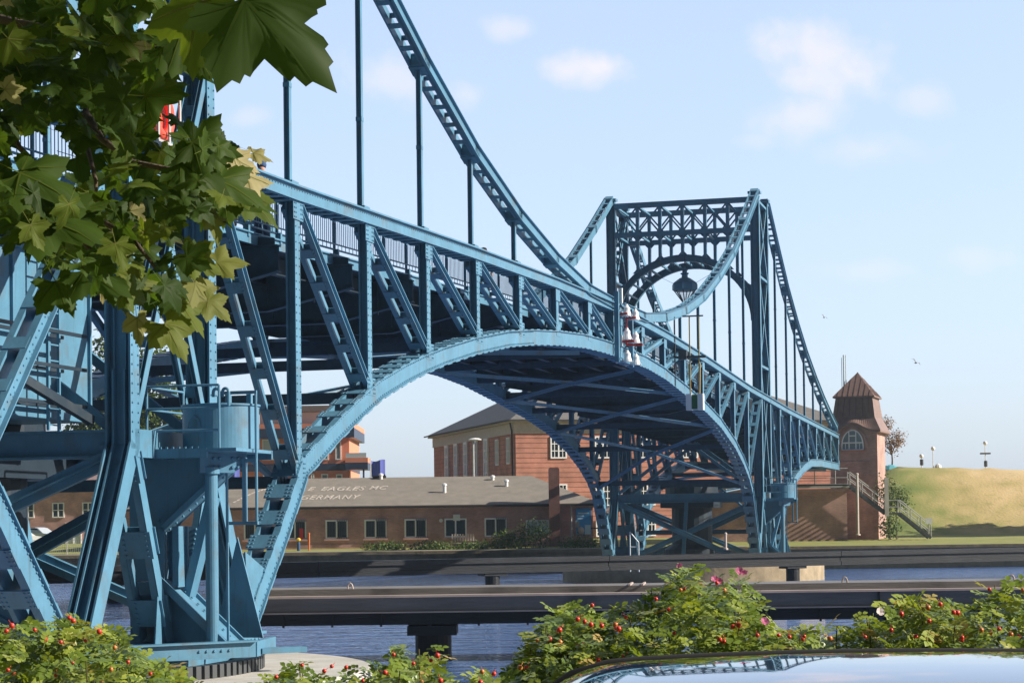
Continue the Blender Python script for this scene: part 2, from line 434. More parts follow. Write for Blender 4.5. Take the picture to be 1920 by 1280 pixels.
# dike on the right
def zdike(x, y):
    ramp = max(0, min(1, (x-20-(y-165)*.25)/10))
    ramp = ramp*ramp*(3-2*ramp)
    s = max(0, min(1, (y-166)/19)); s = s*s*(3-2*s)*.6+s*.4
    top = 8.62 - (x-35)*.035
    return 2.45 + (max(top, 7.6)-2.45)*s*ramp - (.3 if y < 165.5 else 0)
DK = grid(12, 160, 165, 260, 148, 60, zdike)
DK.v = [(x, y, z+(rng.normal()*.045 if y > 166 else 0)) for x, y, z in DK.v]
def vnoise(x, y, s_):
    return (math.sin(x*s_+1.3*math.sin(y*s_*.7+.4))*math.cos(y*s_*1.3+1.7*math.sin(x*s_*.6))+math.sin(x*s_*2.3+y*s_*1.9)*.5)/1.5
dk = structure(DK.build('dike_hill', 'grass_dry', smooth=True))
tv_ = []
for x, y, z in DK.v:
    # greener low down and next to the stair, straw coloured on the sunny upper slope
    dry = .36+.34*math.tanh((x-35-(z-5)*1.2)/4)+.075*(z-4.6)+.16*vnoise(x, y*.6+z*2, .55)+.13*vnoise(x+7, z*4, 1.3)+rng.normal()*.06
    tv_.append(min(1, max(0, dry)))
at_ = dk.data.attributes.new('tint', 'FLOAT', 'POINT'); at_.data.foreach_set('value', tv_)

hz_m = bpy.data.materials.new('haze'); hz_m.use_nodes = True
for n_ in list(hz_m.node_tree.nodes):
    if n_.type == 'BSDF_PRINCIPLED': hz_m.node_tree.nodes.remove(n_)
pv_ = hz_m.node_tree.nodes.new('ShaderNodeVolumePrincipled'); pv_.inputs['Color'].default_value = (.62, .82, 1, 1); pv_.inputs['Density'].default_value = .00026; pv_.inputs['Anisotropy'].default_value = .2
hz_m.node_tree.links.new(pv_.outputs[0], [n_ for n_ in hz_m.node_tree.nodes if n_.type == 'OUTPUT_MATERIAL'][0].inputs['Volume'])
MATS['haze'] = hz_m
HB = MB(); HB.box((0, 2400, 14), (6400, 5700, 34)); hzo = HB.build('haze', 'haze'); hzo['kind'] = 'stuff'
# ------------------------------------------------------------------ bridge
S0 = Vector((-4.595, 44.262, 0)); HEAD = R(75.185)
DV = Vector((math.cos(HEAD), math.sin(HEAD), 0)); NV = Vector((-math.sin(HEAD), math.cos(HEAD), 0))
WB = 8.7
def bw(s, tt, z): return S0 + DV*s + NV*tt + Vector((0, 0, z))
def lerp_tab(tab, u):
    for (a, b), (c, d) in zip(tab, tab[1:]):
        if a <= u <= c: return b+(d-b)*(u-a)/(c-a)
    return tab[0][1] if u < tab[0][0] else tab[-1][1]
ZT = [(0, 11.80), (10, 11.66), (20, 11.40), (34, 10.92), (40, 10.8), (50, 10.58), (80, 10.2), (90, 10.1)]
def ztop(s): return lerp_tab(ZT, abs(s-33.75))
def smooth_tab(tab, step):
    us = np.arange(tab[0][0], tab[-1][0], step).tolist()+[tab[-1][0]]
    raw = [(u, lerp_tab(tab, u)) for u in us]
    return raw
ARCH_NEAR = [(3.5, 1.25), (4.42, 2.23), (5.4, 3.18), (6.45, 4.31), (6.79, 4.70), (7.8, 5.10), (8.87, 5.55), (10.63, 6.21), (12.03, 6.69), (14.03, 7.2), (15.6, 7.55), (17.3, 7.89), (20.35, 8.41), (24.04, 8.93), (27.1, 9.24), (30.4, 9.50), (34.1, 9.72), (37.4, 9.81), (39.95, 9.84)]
ARCH_FAR = [(3.3, 1.25), (4.6, 3.0), (6.26, 5.2), (7.5, 5.95), (9.39, 6.65), (12.2, 7.42), (16.7, 8.27), (20.8, 8.77), (25.45, 9.19), (31.2, 9.65), (35, 9.81), (38.6, 9.83), (40.1, 9.84)]
ARCH_BACK = [(4.5, 1.25), (5.3, 2.15), (7.12, 4.1), (7.6, 4.55), (9.2, 5.2), (11.0, 5.75), (13.1, 6.22), (17.4, 6.92), (21.3, 7.37), (27, 7.52), (39.6, 7.58)]
CHAIN_C = [(1.95, 22.0), (6.45, 19.75), (11.24, 17.5), (16.03, 15.72), (20.8, 14.2), (25.6, 13.1), (30.4, 12.33), (35.2, 11.85)]
CHAIN_B = [(1.95, 22.0), (6.2, 19.95), (10.6, 17.95), (15.2, 16.25), (19.9, 14.75), (24.9, 13.45), (29.5, 12.4), (34.1, 11.5), (38.7, 10.7)]
TW = .5
ZP = 0.9

def half_bridge(name, label, uc, dr, arch_c, posts_c, mname, rivets):
    root = thing(name, label, 'bridge', bw(uc, WB/2, ZP), HEAD)
    org = (uc, WB/2, ZP)
    def S(u): return uc + dr*u
    def P(u, tt, z): return Vector((S(u), tt, z))
    def fin(m, nm, mt=None, parent=None, label=None, smooth=False):
        o = m.build(nm, mt or mname, None, label, smooth, None)
        me = o.data; me.transform(Matrix.Translation((-org[0], -org[1], -org[2])))
        o.parent = parent if parent is not None else root
        return o
    posts_b = [-7.15 if dr > 0 else -6.0, -10.9, -15.2, -19.9, -24.9, -29.5, -34.1, -39.4]
    LEG = 1.75
    uend_c, uend_b = arch_c[-1][0], ARCH_BACK[-1][0]
    def alow(u): return lerp_tab(arch_c, u) if u >= 0 else lerp_tab(ARCH_BACK, -u)
    for side in (0, 1):
        near = side == 0
        def T(tt): return tt if near else WB-tt
        rv = rivets and near
        sgn = -1 if near else 1          # outward normal along t
        # ---- arch chords
        for tab, sg in ((arch_c, 1), (ARCH_BACK, -1)):
            m = MB()
            fine = []
            for (a, b), (c, d) in zip(tab, tab[1:]):
                n = max(1, int((c-a)/1.2))
                for k in range(n): fine.append((a+(c-a)*k/n, b+(d-b)*k/n))
            fine.append(tab[-1])
            # light smoothing away from the knee
            low = [(S(sg*a), b) for a, b in fine]
            m.band(low, .47, min(T(0), T(.09)), max(T(0), T(.09)))
            m.band(low, .47, min(T(.41), T(.5)), max(T(.41), T(.5)))
            # flange angles
            P3 = [Vector((a, 0, b)) for a, b in low]
            dist = 0; acc = []
            for i in range(len(P3)-1):
                p0, p1 = P3[i], P3[i+1]; tv = (p1-p0).normalized(); nv = Vector((-tv.z, 0, tv.x))
                if nv.z < 0: nv = -nv
                for off in (.012, .458):
                    a = p0+nv*off; b = p1+nv*off
                    m.bar((a.x, T(-.03), a.z), (b.x, T(-.03), b.z), .06, .024)
                # joint cover plates and battens
                ln = (p1-p0).length; n = max(1, int(round(ln/.78)))
                for k in range(n):
                    c = p0.lerp(p1, (k+.5)/n)
                    for off in (-.012, .482):
                        q = c+nv*off; h = tv*.2
                        m.bar((q.x-h.x, T(.25), q.z-h.z), (q.x+h.x, T(.25), q.z+h.z), .62, .022)
                        if rv and c.x < 18:
                            for e in (-.15, -.05, .05, .15):
                                for tq in (-.02, .06, .44, .52):
                                    r_ = q+tv*e; m.rivet((r_.x, T(tq), r_.z), nv if off > 0 else -nv, .022)
                if rv and p0.x < 20:
                    n = int(ln/.14)
                    for k in range(n):
                        c = p0.lerp(p1, (k+.5)/n)
                        for off in (.06, .41):
                            q = c+nv*off; m.rivet((q.x, T(0), q.z), (0, sgn, 0), .02)
            # gussets at the knee
            fin(m, 'arch_chord')
        # ---- top chord over the whole half
        m = MB()
        us = np.arange(-uend_b, uend_c+.01, 2.0).tolist()+[uend_c]
        low = [(S(u), ztop(S(u))-.30) for u in us]
        m.band(low, .30, min(T(.0), T(.06)), max(T(.0), T(.06)))
        m.band(low, .30, min(T(.44), T(.5)), max(T(.44), T(.5)))
        m.band([(a, b+.30) for a, b in low], .04, min(T(-.09), T(.59)), max(T(-.09), T(.59)))
        m.band([(a, b-.0) for a, b in low], .02, min(T(-.07), T(0)), max(T(-.07), T(0)))
        for i in range(len(us)*3):
            u = -uend_b+i*.66
            if u > uend_c: break
            m.bar(P(u, T(.25), ztop(S(u))-.31), P(u+.3, T(.25), ztop(S(u+.3))-.31), .5, .02)
        if rv:
            for u in np.arange(-8, 22, .16):
                m.rivet(P(u, T(0), ztop(S(u))-.06), (0, sgn, 0), .017)
        fin(m, 'top_chord')
        # ---- posts
        allp = [(u, 1) for u in posts_c]+[(u, -1) for u in posts_b]
        for u, sg in allp:
            z0 = alow(u)+.40; z1 = ztop(S(u))-.29
            m = MB(); last = abs(abs(u)-max(abs(x) for x, q in allp if q == sg)) < .1
            wd = .34 if last else .22
            m.ibeam(P(u, T(.02+wd/2), z0), P(u, T(.02+wd/2), z1), wd, .30, (0, 1, 0), .04, .035)
            # gusset plates top and bottom
            for zz, hh in ((z1-.22, .4), (z0+.1, .42)):
                m.bar(P(u-.3, T(.0), zz), P(u+.3, T(.0), zz), .016, hh)
            if rv and S(u) < 20:
                for z in np.arange(z0+.1, z1, .17):
                    for e in (-.1, .1): m.rivet(P(u+e, T(.02), z), (0, sgn, 0), .017)
            if rv and S(u) < 20:
                for zz in (z1-.22, z0+.1):
                    for e in (-.24, -.15, .15, .24):
                        for f in (-.15, -.05, .05, .15): m.rivet(P(u+e, T(-.008), zz+f), (0, sgn, 0), .018)
            fin(m, 'post')
        # ---- diagonals: two rails with batten plates
        for seq, sg in (([LEG+.1]+posts_c, 1), ([LEG+.1]+[-u for u in posts_b], -1)):
            for a, b in zip(seq, seq[1:]):
                ua, ub = sg*a, sg*b
                pa = P(ua+sg*.22, 0, ztop(S(ua))-.36); pb = P(ub-sg*.12, 0, alow(ub)+.55)
                m = MB(); dv = (pb-pa).normalized(); nv = Vector((-dv.z, 0, dv.x)); L_ = (pb-pa).length
                hd = .30 if (sg < 0 and a < 3) else .20; ho = hd/2-.01
                m.bar(pa+Vector((0, T(.085), 0)), pb+Vector((0, T(.085), 0)), .016, hd)
                m.bar(pa+Vector((0, T(.05), 0))+nv*ho, pb+Vector((0, T(.05), 0))+nv*ho, .13, .022)
                m.bar(pa+Vector((0, T(.05), 0))-nv*ho, pb+Vector((0, T(.05), 0))-nv*ho, .13, .022)
                m.bar(pa+Vector((0, T(.40), 0)), pb+Vector((0, T(.40), 0)), .12, hd-.01)
                n = max(2, int(L_/1.05))
                for k in range(n+1):
                    c = pa.lerp(pb, .06+.88*k/n)+Vector((0, T(.24), 0))
                    for off in (hd/2, -hd/2):
                        m.bar(c+nv*off-dv*.13, c+nv*off+dv*.13, .42, .016)
                    if rv and S(ua) < 12:
                        for e in (-.09, 0, .09):
                            m.rivet(c+nv*.108+dv*e+Vector((0, T(.09)-T(.24), 0)), nv, .02); m.rivet(c-nv*.108+dv*e+Vector((0, T(.09)-T(.24), 0)), -nv, .02)
                if rv and S(ua) < 16:
                    for k in range(int(L_/.16)):
                        c = pa+dv*(k*.16+.1)
                        m.rivet(c+Vector((0, T(.077), 0))+nv*.04, (0, sgn, 0), .016)
                fin(m, 'diagonal')
        # ---- suspension chain and hangers
        for tab, sg in ((CHAIN_C, 1), (CHAIN_B, -1)):
            m = MB()
            low = [(S(sg*a), b-.2) for a, b in tab]
            if sg > 0: low.append((S(39.6), ztop(S(39.6))-.2))
            for y0, y1 in ((0, .05), (.39, .44)):
                m.band(low, .38, min(T(y0), T(y1)), max(T(y0), T(y1)))
            m.band(low, .02, min(T(-.08), T(.1)), max(T(-.08), T(.1)))
            m.band([(a, b+.37) for a, b in low], .02, min(T(-.08), T(.1)), max(T(-.08), T(.1)))
            for (a, b), (c, d) in zip(low, low[1:]):
                p0 = Vector((a, T(.22), b)); p1 = Vector((c, T(.22), d)); tv = (p1-p0).normalized(); nv = Vector((-tv.z, 0, tv.x))
                if nv.z < 0: nv = -nv
                n = max(2, int((p1-p0).length/.95))
                for k in range(n+1):
                    q = p0.lerp(p1, k/n)
                    e = .26 if k in (0, n) else .1
                    for off in (.03, .35):
                        m.bar(q+nv*off-tv*e, q+nv*off+tv*e, .40, .025)
                    if k in (0, n): m.bar(q+nv*.19-tv*.22, q+nv*.19+tv*.22, .44, .42)
            fin(m, 'suspension_chain')
            for u in (posts_c[:-1] if sg > 0 else [-x for x in posts_b[:-1]]):
                if u > 33.5: continue
                zc = lerp_tab(tab, u)-.15; z0 = ztop(S(sg*u))+.04
                if zc-z0 < .5: continue
                m = MB(); m.ibeam(P(sg*u, T(.22), z0), P(sg*u, T(.22), zc), .13, .14, (0, 1, 0), .03, .03)
                m.box(P(sg*u, T(.22), z0+.05), (.4, .34, .1))
                k = z0+2.2
                while k < zc-1: m.box(P(sg*u, T(.22), k), (.155, .15, .1)); k += 3.4
                fin(m, 'hanger')
        # ---- tower legs
        for e in (1, -1):
            u = e*LEG; m = MB()
            m.ibeam(P(u, T(.25), 5.0), P(u, T(.25), 22.0), TW, .36, (0, 1, 0), .045, .04)
            for tt in (.14, .36):
                m.bar(P(u-dr*e*0-.0, T(tt), 5.0), P(u, T(tt), 22.0), .03, .18)
            uf = e*3.45
            m.ibeam(P(u, T(.25), 5.08), P(uf, T(.25), 1.7), TW, .36, (0, 1, 0), .045, .04)
            for tt in (.14, .36):
                m.bar(P(u, T(tt), 6.4), P(u, T(tt), 5.05), .035, .30); m.bar(P(u, T(tt), 5.05), P(uf, T(tt), 1.8), .035, .30)
            m.bar(P(u, T(.25), 21.98), P(u+.01, T(.25), 22.12), .7, .6)
            if rv:
                for z in np.arange(5.3, 14.5, .17):
                    for q in (-.12, .12): m.rivet(P(u+q, T(0), z), (0, sgn, 0), .019)
                for z in np.arange(5.3, 14.5, .22):
                    m.rivet(P(u, T(.07), z)-Vector((.024, 0, 0)), (-1, 0, 0), .018)
            fin(m, 'tower_leg')
        # lacing of the tower
        m = MB()
        zs = [5.4, 12.4, 17.4, 21.6]
        for za, zb in zip(zs, zs[1:]):
            for tt in (.08, .42):
                for q, dq in ((1, 0), (-1, .03)):
                    m.ibeam(P(-q*(LEG-.1), T(tt+dq), za), P(q*(LEG-.1), T(tt+dq), zb), .09, .17, (0, 1, 0), .05, .012)
            m.bar(P(-LEG, T(.25), zb), P(LEG, T(.25), zb), .4, .14)
            for k in range(1, 9):
                f = k/9
                for q in (1, -1): m.bar(P(-q*LEG*(1-2*f), T(.08), za+(zb-za)*f), P(-q*LEG*(1-2*f), T(.44), za+(zb-za)*f+.01), .20, .03)
        fin(m, 'tower_lacing')
        # V struts and base between the feet
        m = MB()
        for ua, ub in ((-LEG, -.35), (LEG, .35)):
            pa, pb = P(ua, 0, 5.1), P(ub, 0, 1.55); dv = (pb-pa).normalized(); nv = Vector((-dv.z, 0, dv.x))
            for tq in (.03, .52):
                m.bar(pa+Vector((0, T(tq), 0)), pb+Vector((0, T(tq), 0)), .03, .24); m.bar(pa+Vector((0, T(tq+.06), 0))+nv*.11, pb+Vector((0, T(tq+.06), 0))+nv*.11, .14, .02); m.bar(pa+Vector((0, T(tq+.06), 0))-nv*.11, pb+Vector((0, T(tq+.06), 0))-nv*.11, .14, .02)
            for f in (.12, .5, .85):
                c = pa.lerp(pb, f)+Vector((0, T(.28), 0))
                for o_ in (.125, -.125):
                    m.bar(c+nv*o_-dv*.26, c+nv*o_+dv*.26, .62, .02)
                    if rv:
                        for e_ in (-.2, -.1, 0, .1, .2):
                            for tq in (.06, .5): m.rivet(c+nv*o_*1.1+dv*e_+Vector((0, T(tq)-T(.28), 0)), nv*o_, .022)
        m.bar(P(-4.2, T(.25), 1.22), P(3.9, T(.25), 1.22), .62, .44)
        m.bar(P(-4.4, T(.25), 1.46), P(4.1, T(.25), 1.46), .74, .05)
        for uq in (-.95, -.45, .5): m.prism([P(uq, T(.02), 1.46), P(uq+.3, T(.02), 1.46), P(uq+.22, T(.02), 2.35), P(uq+.12, T(.02), 2.35)], (0, .03*sgn*-1, 0))
        m.ibeam(P(-LEG, T(.25), 5.1), P(LEG, T(.25), 5.1), .5, .5)
        if rv:
            for u in np.arange(-4, 4, .2):
                m.rivet(P(u, T(-.06), 1.34), (0, sgn, 0), .022); m.rivet(P(u+.1, T(-.06), 1.24), (0, sgn, 0), .022)
        for u, uf in ((3.9, 3.35),):
            m.prism([P(u, T(-.02), 1.85), P(uf, T(-.02), 1.85), P(uf-.1*np.sign(u), T(-.02), 3.1), P(u+.5*np.sign(u), T(-.02), 2.7)], (0, -.03*sgn, 0))
        fin(m, 'foot_frame')
    # ---- portal frames across the top (two planes)
    for e in (1, -1):
        m = MB(); u = e*LEG
        y0, y1 = TW, WB-TW
        def bx(t0, z0, t1, z1, w=.16, h=.16): m.bar(P(u, t0, z0), P(u, t1, z1), h, w, (0, 0, 1) if abs(z1-z0) < .01 else (1, 0, 0))
        m.box(P(u, WB/2, 21.68), (.34, WB-2*TW, .28)); m.box(P(u, WB/2, 20.02), (.34, WB-2*TW, .26))
        k = 6; dt = (y1-y0)/k
        for i in range(1, k):
            tq = y0+dt*i
            xx = (tq-WB/2)/(WB/2-TW); za = 15.3+3.45*math.sqrt(max(0, 1-xx*xx))
            m.box(P(u, tq, 20.8), (.3, .17, 1.6)); m.box(P(u, tq, (19.9+za)/2), (.3, .16, 19.9-za+.1))
            for s_ in (-1, 1): m.prism([P(u-.02, tq, 19.9), P(u-.02, tq+s_*.3, 19.9), P(u-.02, tq, 19.6)], (.04, 0, 0)); m.prism([P(u-.02, tq, za+.3), P(u-.02, tq+s_*.32, za-.05), P(u-.02, tq, za-.05)], (.04, 0, 0))
        for i in range(k):
            a = y0+dt*i+.06; b = y0+dt*(i+1)-.06
            m.bar(P(u-.03, a, 20.15), P(u-.03, b, 21.55), .05, .09, (1, 0, 0)); m.bar(P(u+.03, a, 21.55), P(u+.03, b, 20.15), .05, .09, (1, 0, 0))
        n = 36; inner = []; outer = []
        for i in range(n+1):
            th = math.pi*i/n; xx = math.cos(th)
            inner.append((WB/2-(WB/2-TW-.02)*xx, 14.9+3.5*math.sin(th)))
            outer.append((WB/2-(WB/2-TW+.1)*xx, 15.3+3.45*math.sin(th)))
        for i in range(n):
            a, b, c, d = inner[i], inner[i+1], outer[i+1], outer[i]
            xa = abs(a[0]-WB/2)/(WB/2); fl = lambda tq, z: z+max(0, abs(tq-WB/2)-3.1)*.75
            cl = lambda tq: min(max(tq, y0), y1)
            m.prism([P(u-.05, cl(a[0]), a[1]), P(u-.05, cl(b[0]), b[1]), P(u-.05, cl(c[0]), min(18.75, fl(c[0], c[1]))), P(u-.05, cl(d[0]), min(18.75, fl(d[0], d[1])))], (.1, 0, 0))
        for i in range(n):
            m.bar(P(u, inner[i][0], inner[i][1]), P(u, inner[i+1][0], inner[i+1][1]), .34, .03, (1, 0, 0))
            if 3 < i < n-3: m.bar(P(u, outer[i][0], min(18.75, outer[i][1])), P(u, outer[i+1][0], min(18.75, outer[i+1][1])), .3, .03, (1, 0, 0))
        fin(m, 'portal_frame')
    # arch soffit ties between both portal planes
    m = MB()
    for i in range(4, 33, 2):
        th = math.pi*i/36
        m.bar(P(-LEG, WB/2-(WB/2-TW)*math.cos(th), 15.0+3.5*math.sin(th)), P(LEG, WB/2-(WB/2-TW)*math.cos(th), 15.0+3.5*math.sin(th)), .1, .1)
    for tq in np.linspace(.6, WB-.6, 7):
        for z in (21.6, 20.0): m.bar(P(-LEG, tq, z), P(LEG, tq, z), .1, .1)
    fin(m, 'portal_tie')
    # ---- transverse frames in the tower below the deck
    for e in (1, -1):
        m = MB(); u = e*LEG
        m.ibeam(P(u, WB/2, 4.86), P(u, WB/2, 5.3), WB-2*TW, .3)
        m.bar(P(u, TW, 4.86), P(u, WB-TW, 4.86), .34, .04, (1, 0, 0)); m.bar(P(u, TW, 5.32), P(u, WB-TW, 5.32), .34, .04, (1, 0, 0))
        m.bar(P(u, TW, 5.09), P(u, WB-TW, 5.09), .05, .46, (1, 0, 0))
        f = .75
        for s_ in (0, 1):
            ta, tb = (TW, WB-TW-.3) if s_ == 0 else (WB-TW, TW+.3)
            dy = .12*(1 if s_ else -1)
            m.bar(P(u+dy, ta, 4.8), P(u*1.75+dy, tb, 1.5), .14, .3, (1, 0, 0))
            m.bar(P(u+dy, ta, 4.8), P(u*1.75+dy, tb, 1.5), .30, .03, (1, 0, 0))
        m.bar(P(u*1.0, WB/2, 4.86), P(u*1.7, WB/2, 1.9), .16, .2, (1, 0, 0))
        m.box(P(u*1.9, WB/2, 1.2), (.5, WB-1, .5))
        # upper X below the deck
        m.bar(P(u, TW, 5.4), P(u, WB/2, 8.3), .12, .18, (1, 0, 0)); m.bar(P(u, WB-TW, 5.4), P(u, WB/2, 8.3), .12, .18, (1, 0, 0))
        fin(m, 'cross_frame')
    # pivot drum, roller ring
    m = MB(); m.lathe(P(0, WB/2, ZP), [(1.6, 0), (1.6, 1.3), (1.15, 1.6), (1.15, 3.7), (1.5, 4.0), (1.5, 4.8)], 24)
    m.box(P(0, WB/2, 4.75), (3.4, 3.0, .4))
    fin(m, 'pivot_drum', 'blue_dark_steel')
    m = MB()
    for k in range(150 if rivets else 0):
        th = 2*math.pi*k/150
        m.box((uc+math.cos(th)*5.55, WB/2+math.sin(th)*5.55, ZP+.12), (.16, .14, .24), th)
    m.lathe((uc, WB/2, ZP), [(5.1, 0.0), (5.45, 0.0), (5.45, .2), (5.1, .2)], 72, cap=False)
    fin(m, 'rack_ring', 'dark_metal')
    # ---- deck, floor beams, braces
    m = MB(); us = np.arange(-39.6, uend_c-.05, 2.2).tolist()+[uend_c-.05]
    low = [(S(u), ztop(S(u))-1.2) for u in us]
    m.band(low, .18, 1.0, WB-1.0)
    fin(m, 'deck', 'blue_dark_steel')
    m = MB(); m.band([(a, b+.185) for a, b in low], .05, 1.25, WB-1.25); fin(m, 'carriageway', 'deck_timber')
    for sd in (0, 1):
        m = MB(); y = .95 if sd == 0 else WB-.95
        m.band([(a, b-.02) for a, b in low], .24, y-.03, y+.03); m.band([(a, b+.2) for a, b in low], .03, y-.09, y+.09)
        fin(m, 'edge_beam')
    allu = [-u for u in []]+posts_b+[-1.75, 1.75]+posts_c
    for u in sorted(allu):
        zd = ztop(S(u))-1.22; m = MB()
        dep = max(.35, min(1.05, zd-(alow(u)+.25 if abs(u) > 3 else zd-1.05)))
        m.prism([P(u-.02, .45, zd), P(u-.02, WB-.45, zd), P(u-.02, WB-.45, zd-dep*.55), P(u-.02, WB-2.6, zd-dep), P(u-.02, 2.6, zd-dep), P(u-.02, .45, zd-dep*.55)], (.04, 0, 0))
        for a, b, za, zb in ((.45, 2.6, zd-dep*.55, zd-dep), (2.6, WB-2.6, zd-dep, zd-dep), (WB-2.6, WB-.45, zd-dep, zd-dep*.55)):
            m.bar(P(u, a, za), P(u, b, zb), .26, .03, (1, 0, 0))
        m.bar(P(u, .45, zd-.02), P(u, WB-.45, zd-.02), .26, .03, (1, 0, 0))
        for tq in (1.4, 2.6, 3.6, 4.35, 5.1, 6.1, 7.3): m.box(P(u-.05, tq, zd-dep*.45), (.08, .02, dep*.8))
        # bracket carrying the footway edge
        m.prism([P(u-.03, .55, zd+.15), P(u-.03, 1.0, zd+.2), P(u-.03, 1.0, zd-.1), P(u-.03, .55, zd-.5)], (.06, 0, 0))
        fin(m, 'floor_beam', 'under_shade_steel')
    m = MB()
    for tq in (1.6, 2.7, 3.8, 4.9, 6.0, 7.1):
        m.band([(a, b-.40) for a, b in low], .38, tq-.02, tq+.02); m.band([(a, b-.42) for a, b in low], .03, tq-.1, tq+.1)
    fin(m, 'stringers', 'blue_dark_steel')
    # lateral bracing between the arches
    seqc = posts_c; seqb = posts_b
    for seq in (seqc, seqb):
        for i, u in enumerate(seq):
            m = MB(); z = alow(u)+.25
            m.ibeam(P(u, .4, z), P(u, WB-.4, z), .24, .26, (1, 0, 0), .03, .03)
            fin(m, 'cross_strut', 'under_shade_steel')
            m = MB()
            if i % 2 == 0 and i+2 < len(seq):
                v = seq[i+2]; z2 = alow(v)+.2; w_ = seq[i+1]; zm = alow(w_)+.2
                for a, b in ((.4, WB-.4), (WB-.4, .4)):
                    dz = .0 if a < 1 else -.14; c = (a+b)/2
                    for (u0, t0, h0), (u1, t1, h1) in (((u, a, z), (w_, c, zm)), ((w_, c, zm), (v, b, z2))):
                        m.bar(P(u0, t0, h0-.1+dz), P(u1, t1, h1-.1+dz), .26, .02, (1, 0, 0)); m.bar(P(u0, t0, h0-.17+dz), P(u1, t1, h1-.17+dz), .02, .14, (1, 0, 0))
            if not m.v: continue
            fin(m, 'cross_brace')
    # ---- railings
    for sd in (0, 1):
        y = 1.0 if sd == 0 else WB-1.0
        m = MB(); z = lambda u: ztop(S(u))-1.0
        for off, hh in ((1.06, .06), (.90, .03), (.16, .035), (.30, .025)):
            m.band([(S(u), z(u)+off) for u in us], hh, y-.025, y+.025)
        u = -39.5; k = 0
        while u < uend_c-.1:
            if k % 14 == 0:
                m.bar(P(u, y, z(u)-.05), P(u, y, z(u)+1.1), .055, .055); m.box(P(u, y-.06 if sd == 0 else y+.06, z(u)+.05), (.1, .1, .26))
            else:
                zt = .90 if k % 2 else 1.06; zl = .30 if k % 2 else .16
                m.bar(P(u, y, z(u)+zl), P(u, y, z(u)+zt), .014, .014)
            u += .135; k += 1
        fin(m, 'railing')
    return root, fin, P, S

posts_near = [6.45+4.79*i for i in range(7)]+[39.4]
posts_far = [74.0-4.79*i for i in range(14, 7, -1)]+[39.75]
UCN, UCF = -6.45, 74.0
rootN, finN, PN, SN = half_bridge('swing_bridge_half', 'near half of the blue riveted swing bridge, its tower foot among rose bushes', UCN, 1, ARCH_NEAR, posts_near, 'blue_steel', True)
rootF, finF, PF, SF = half_bridge('swing_bridge_half', 'far half of the blue swing bridge, its whole portal tower against the sky', UCF, -1, ARCH_FAR, posts_far, 'blue_steel', False)

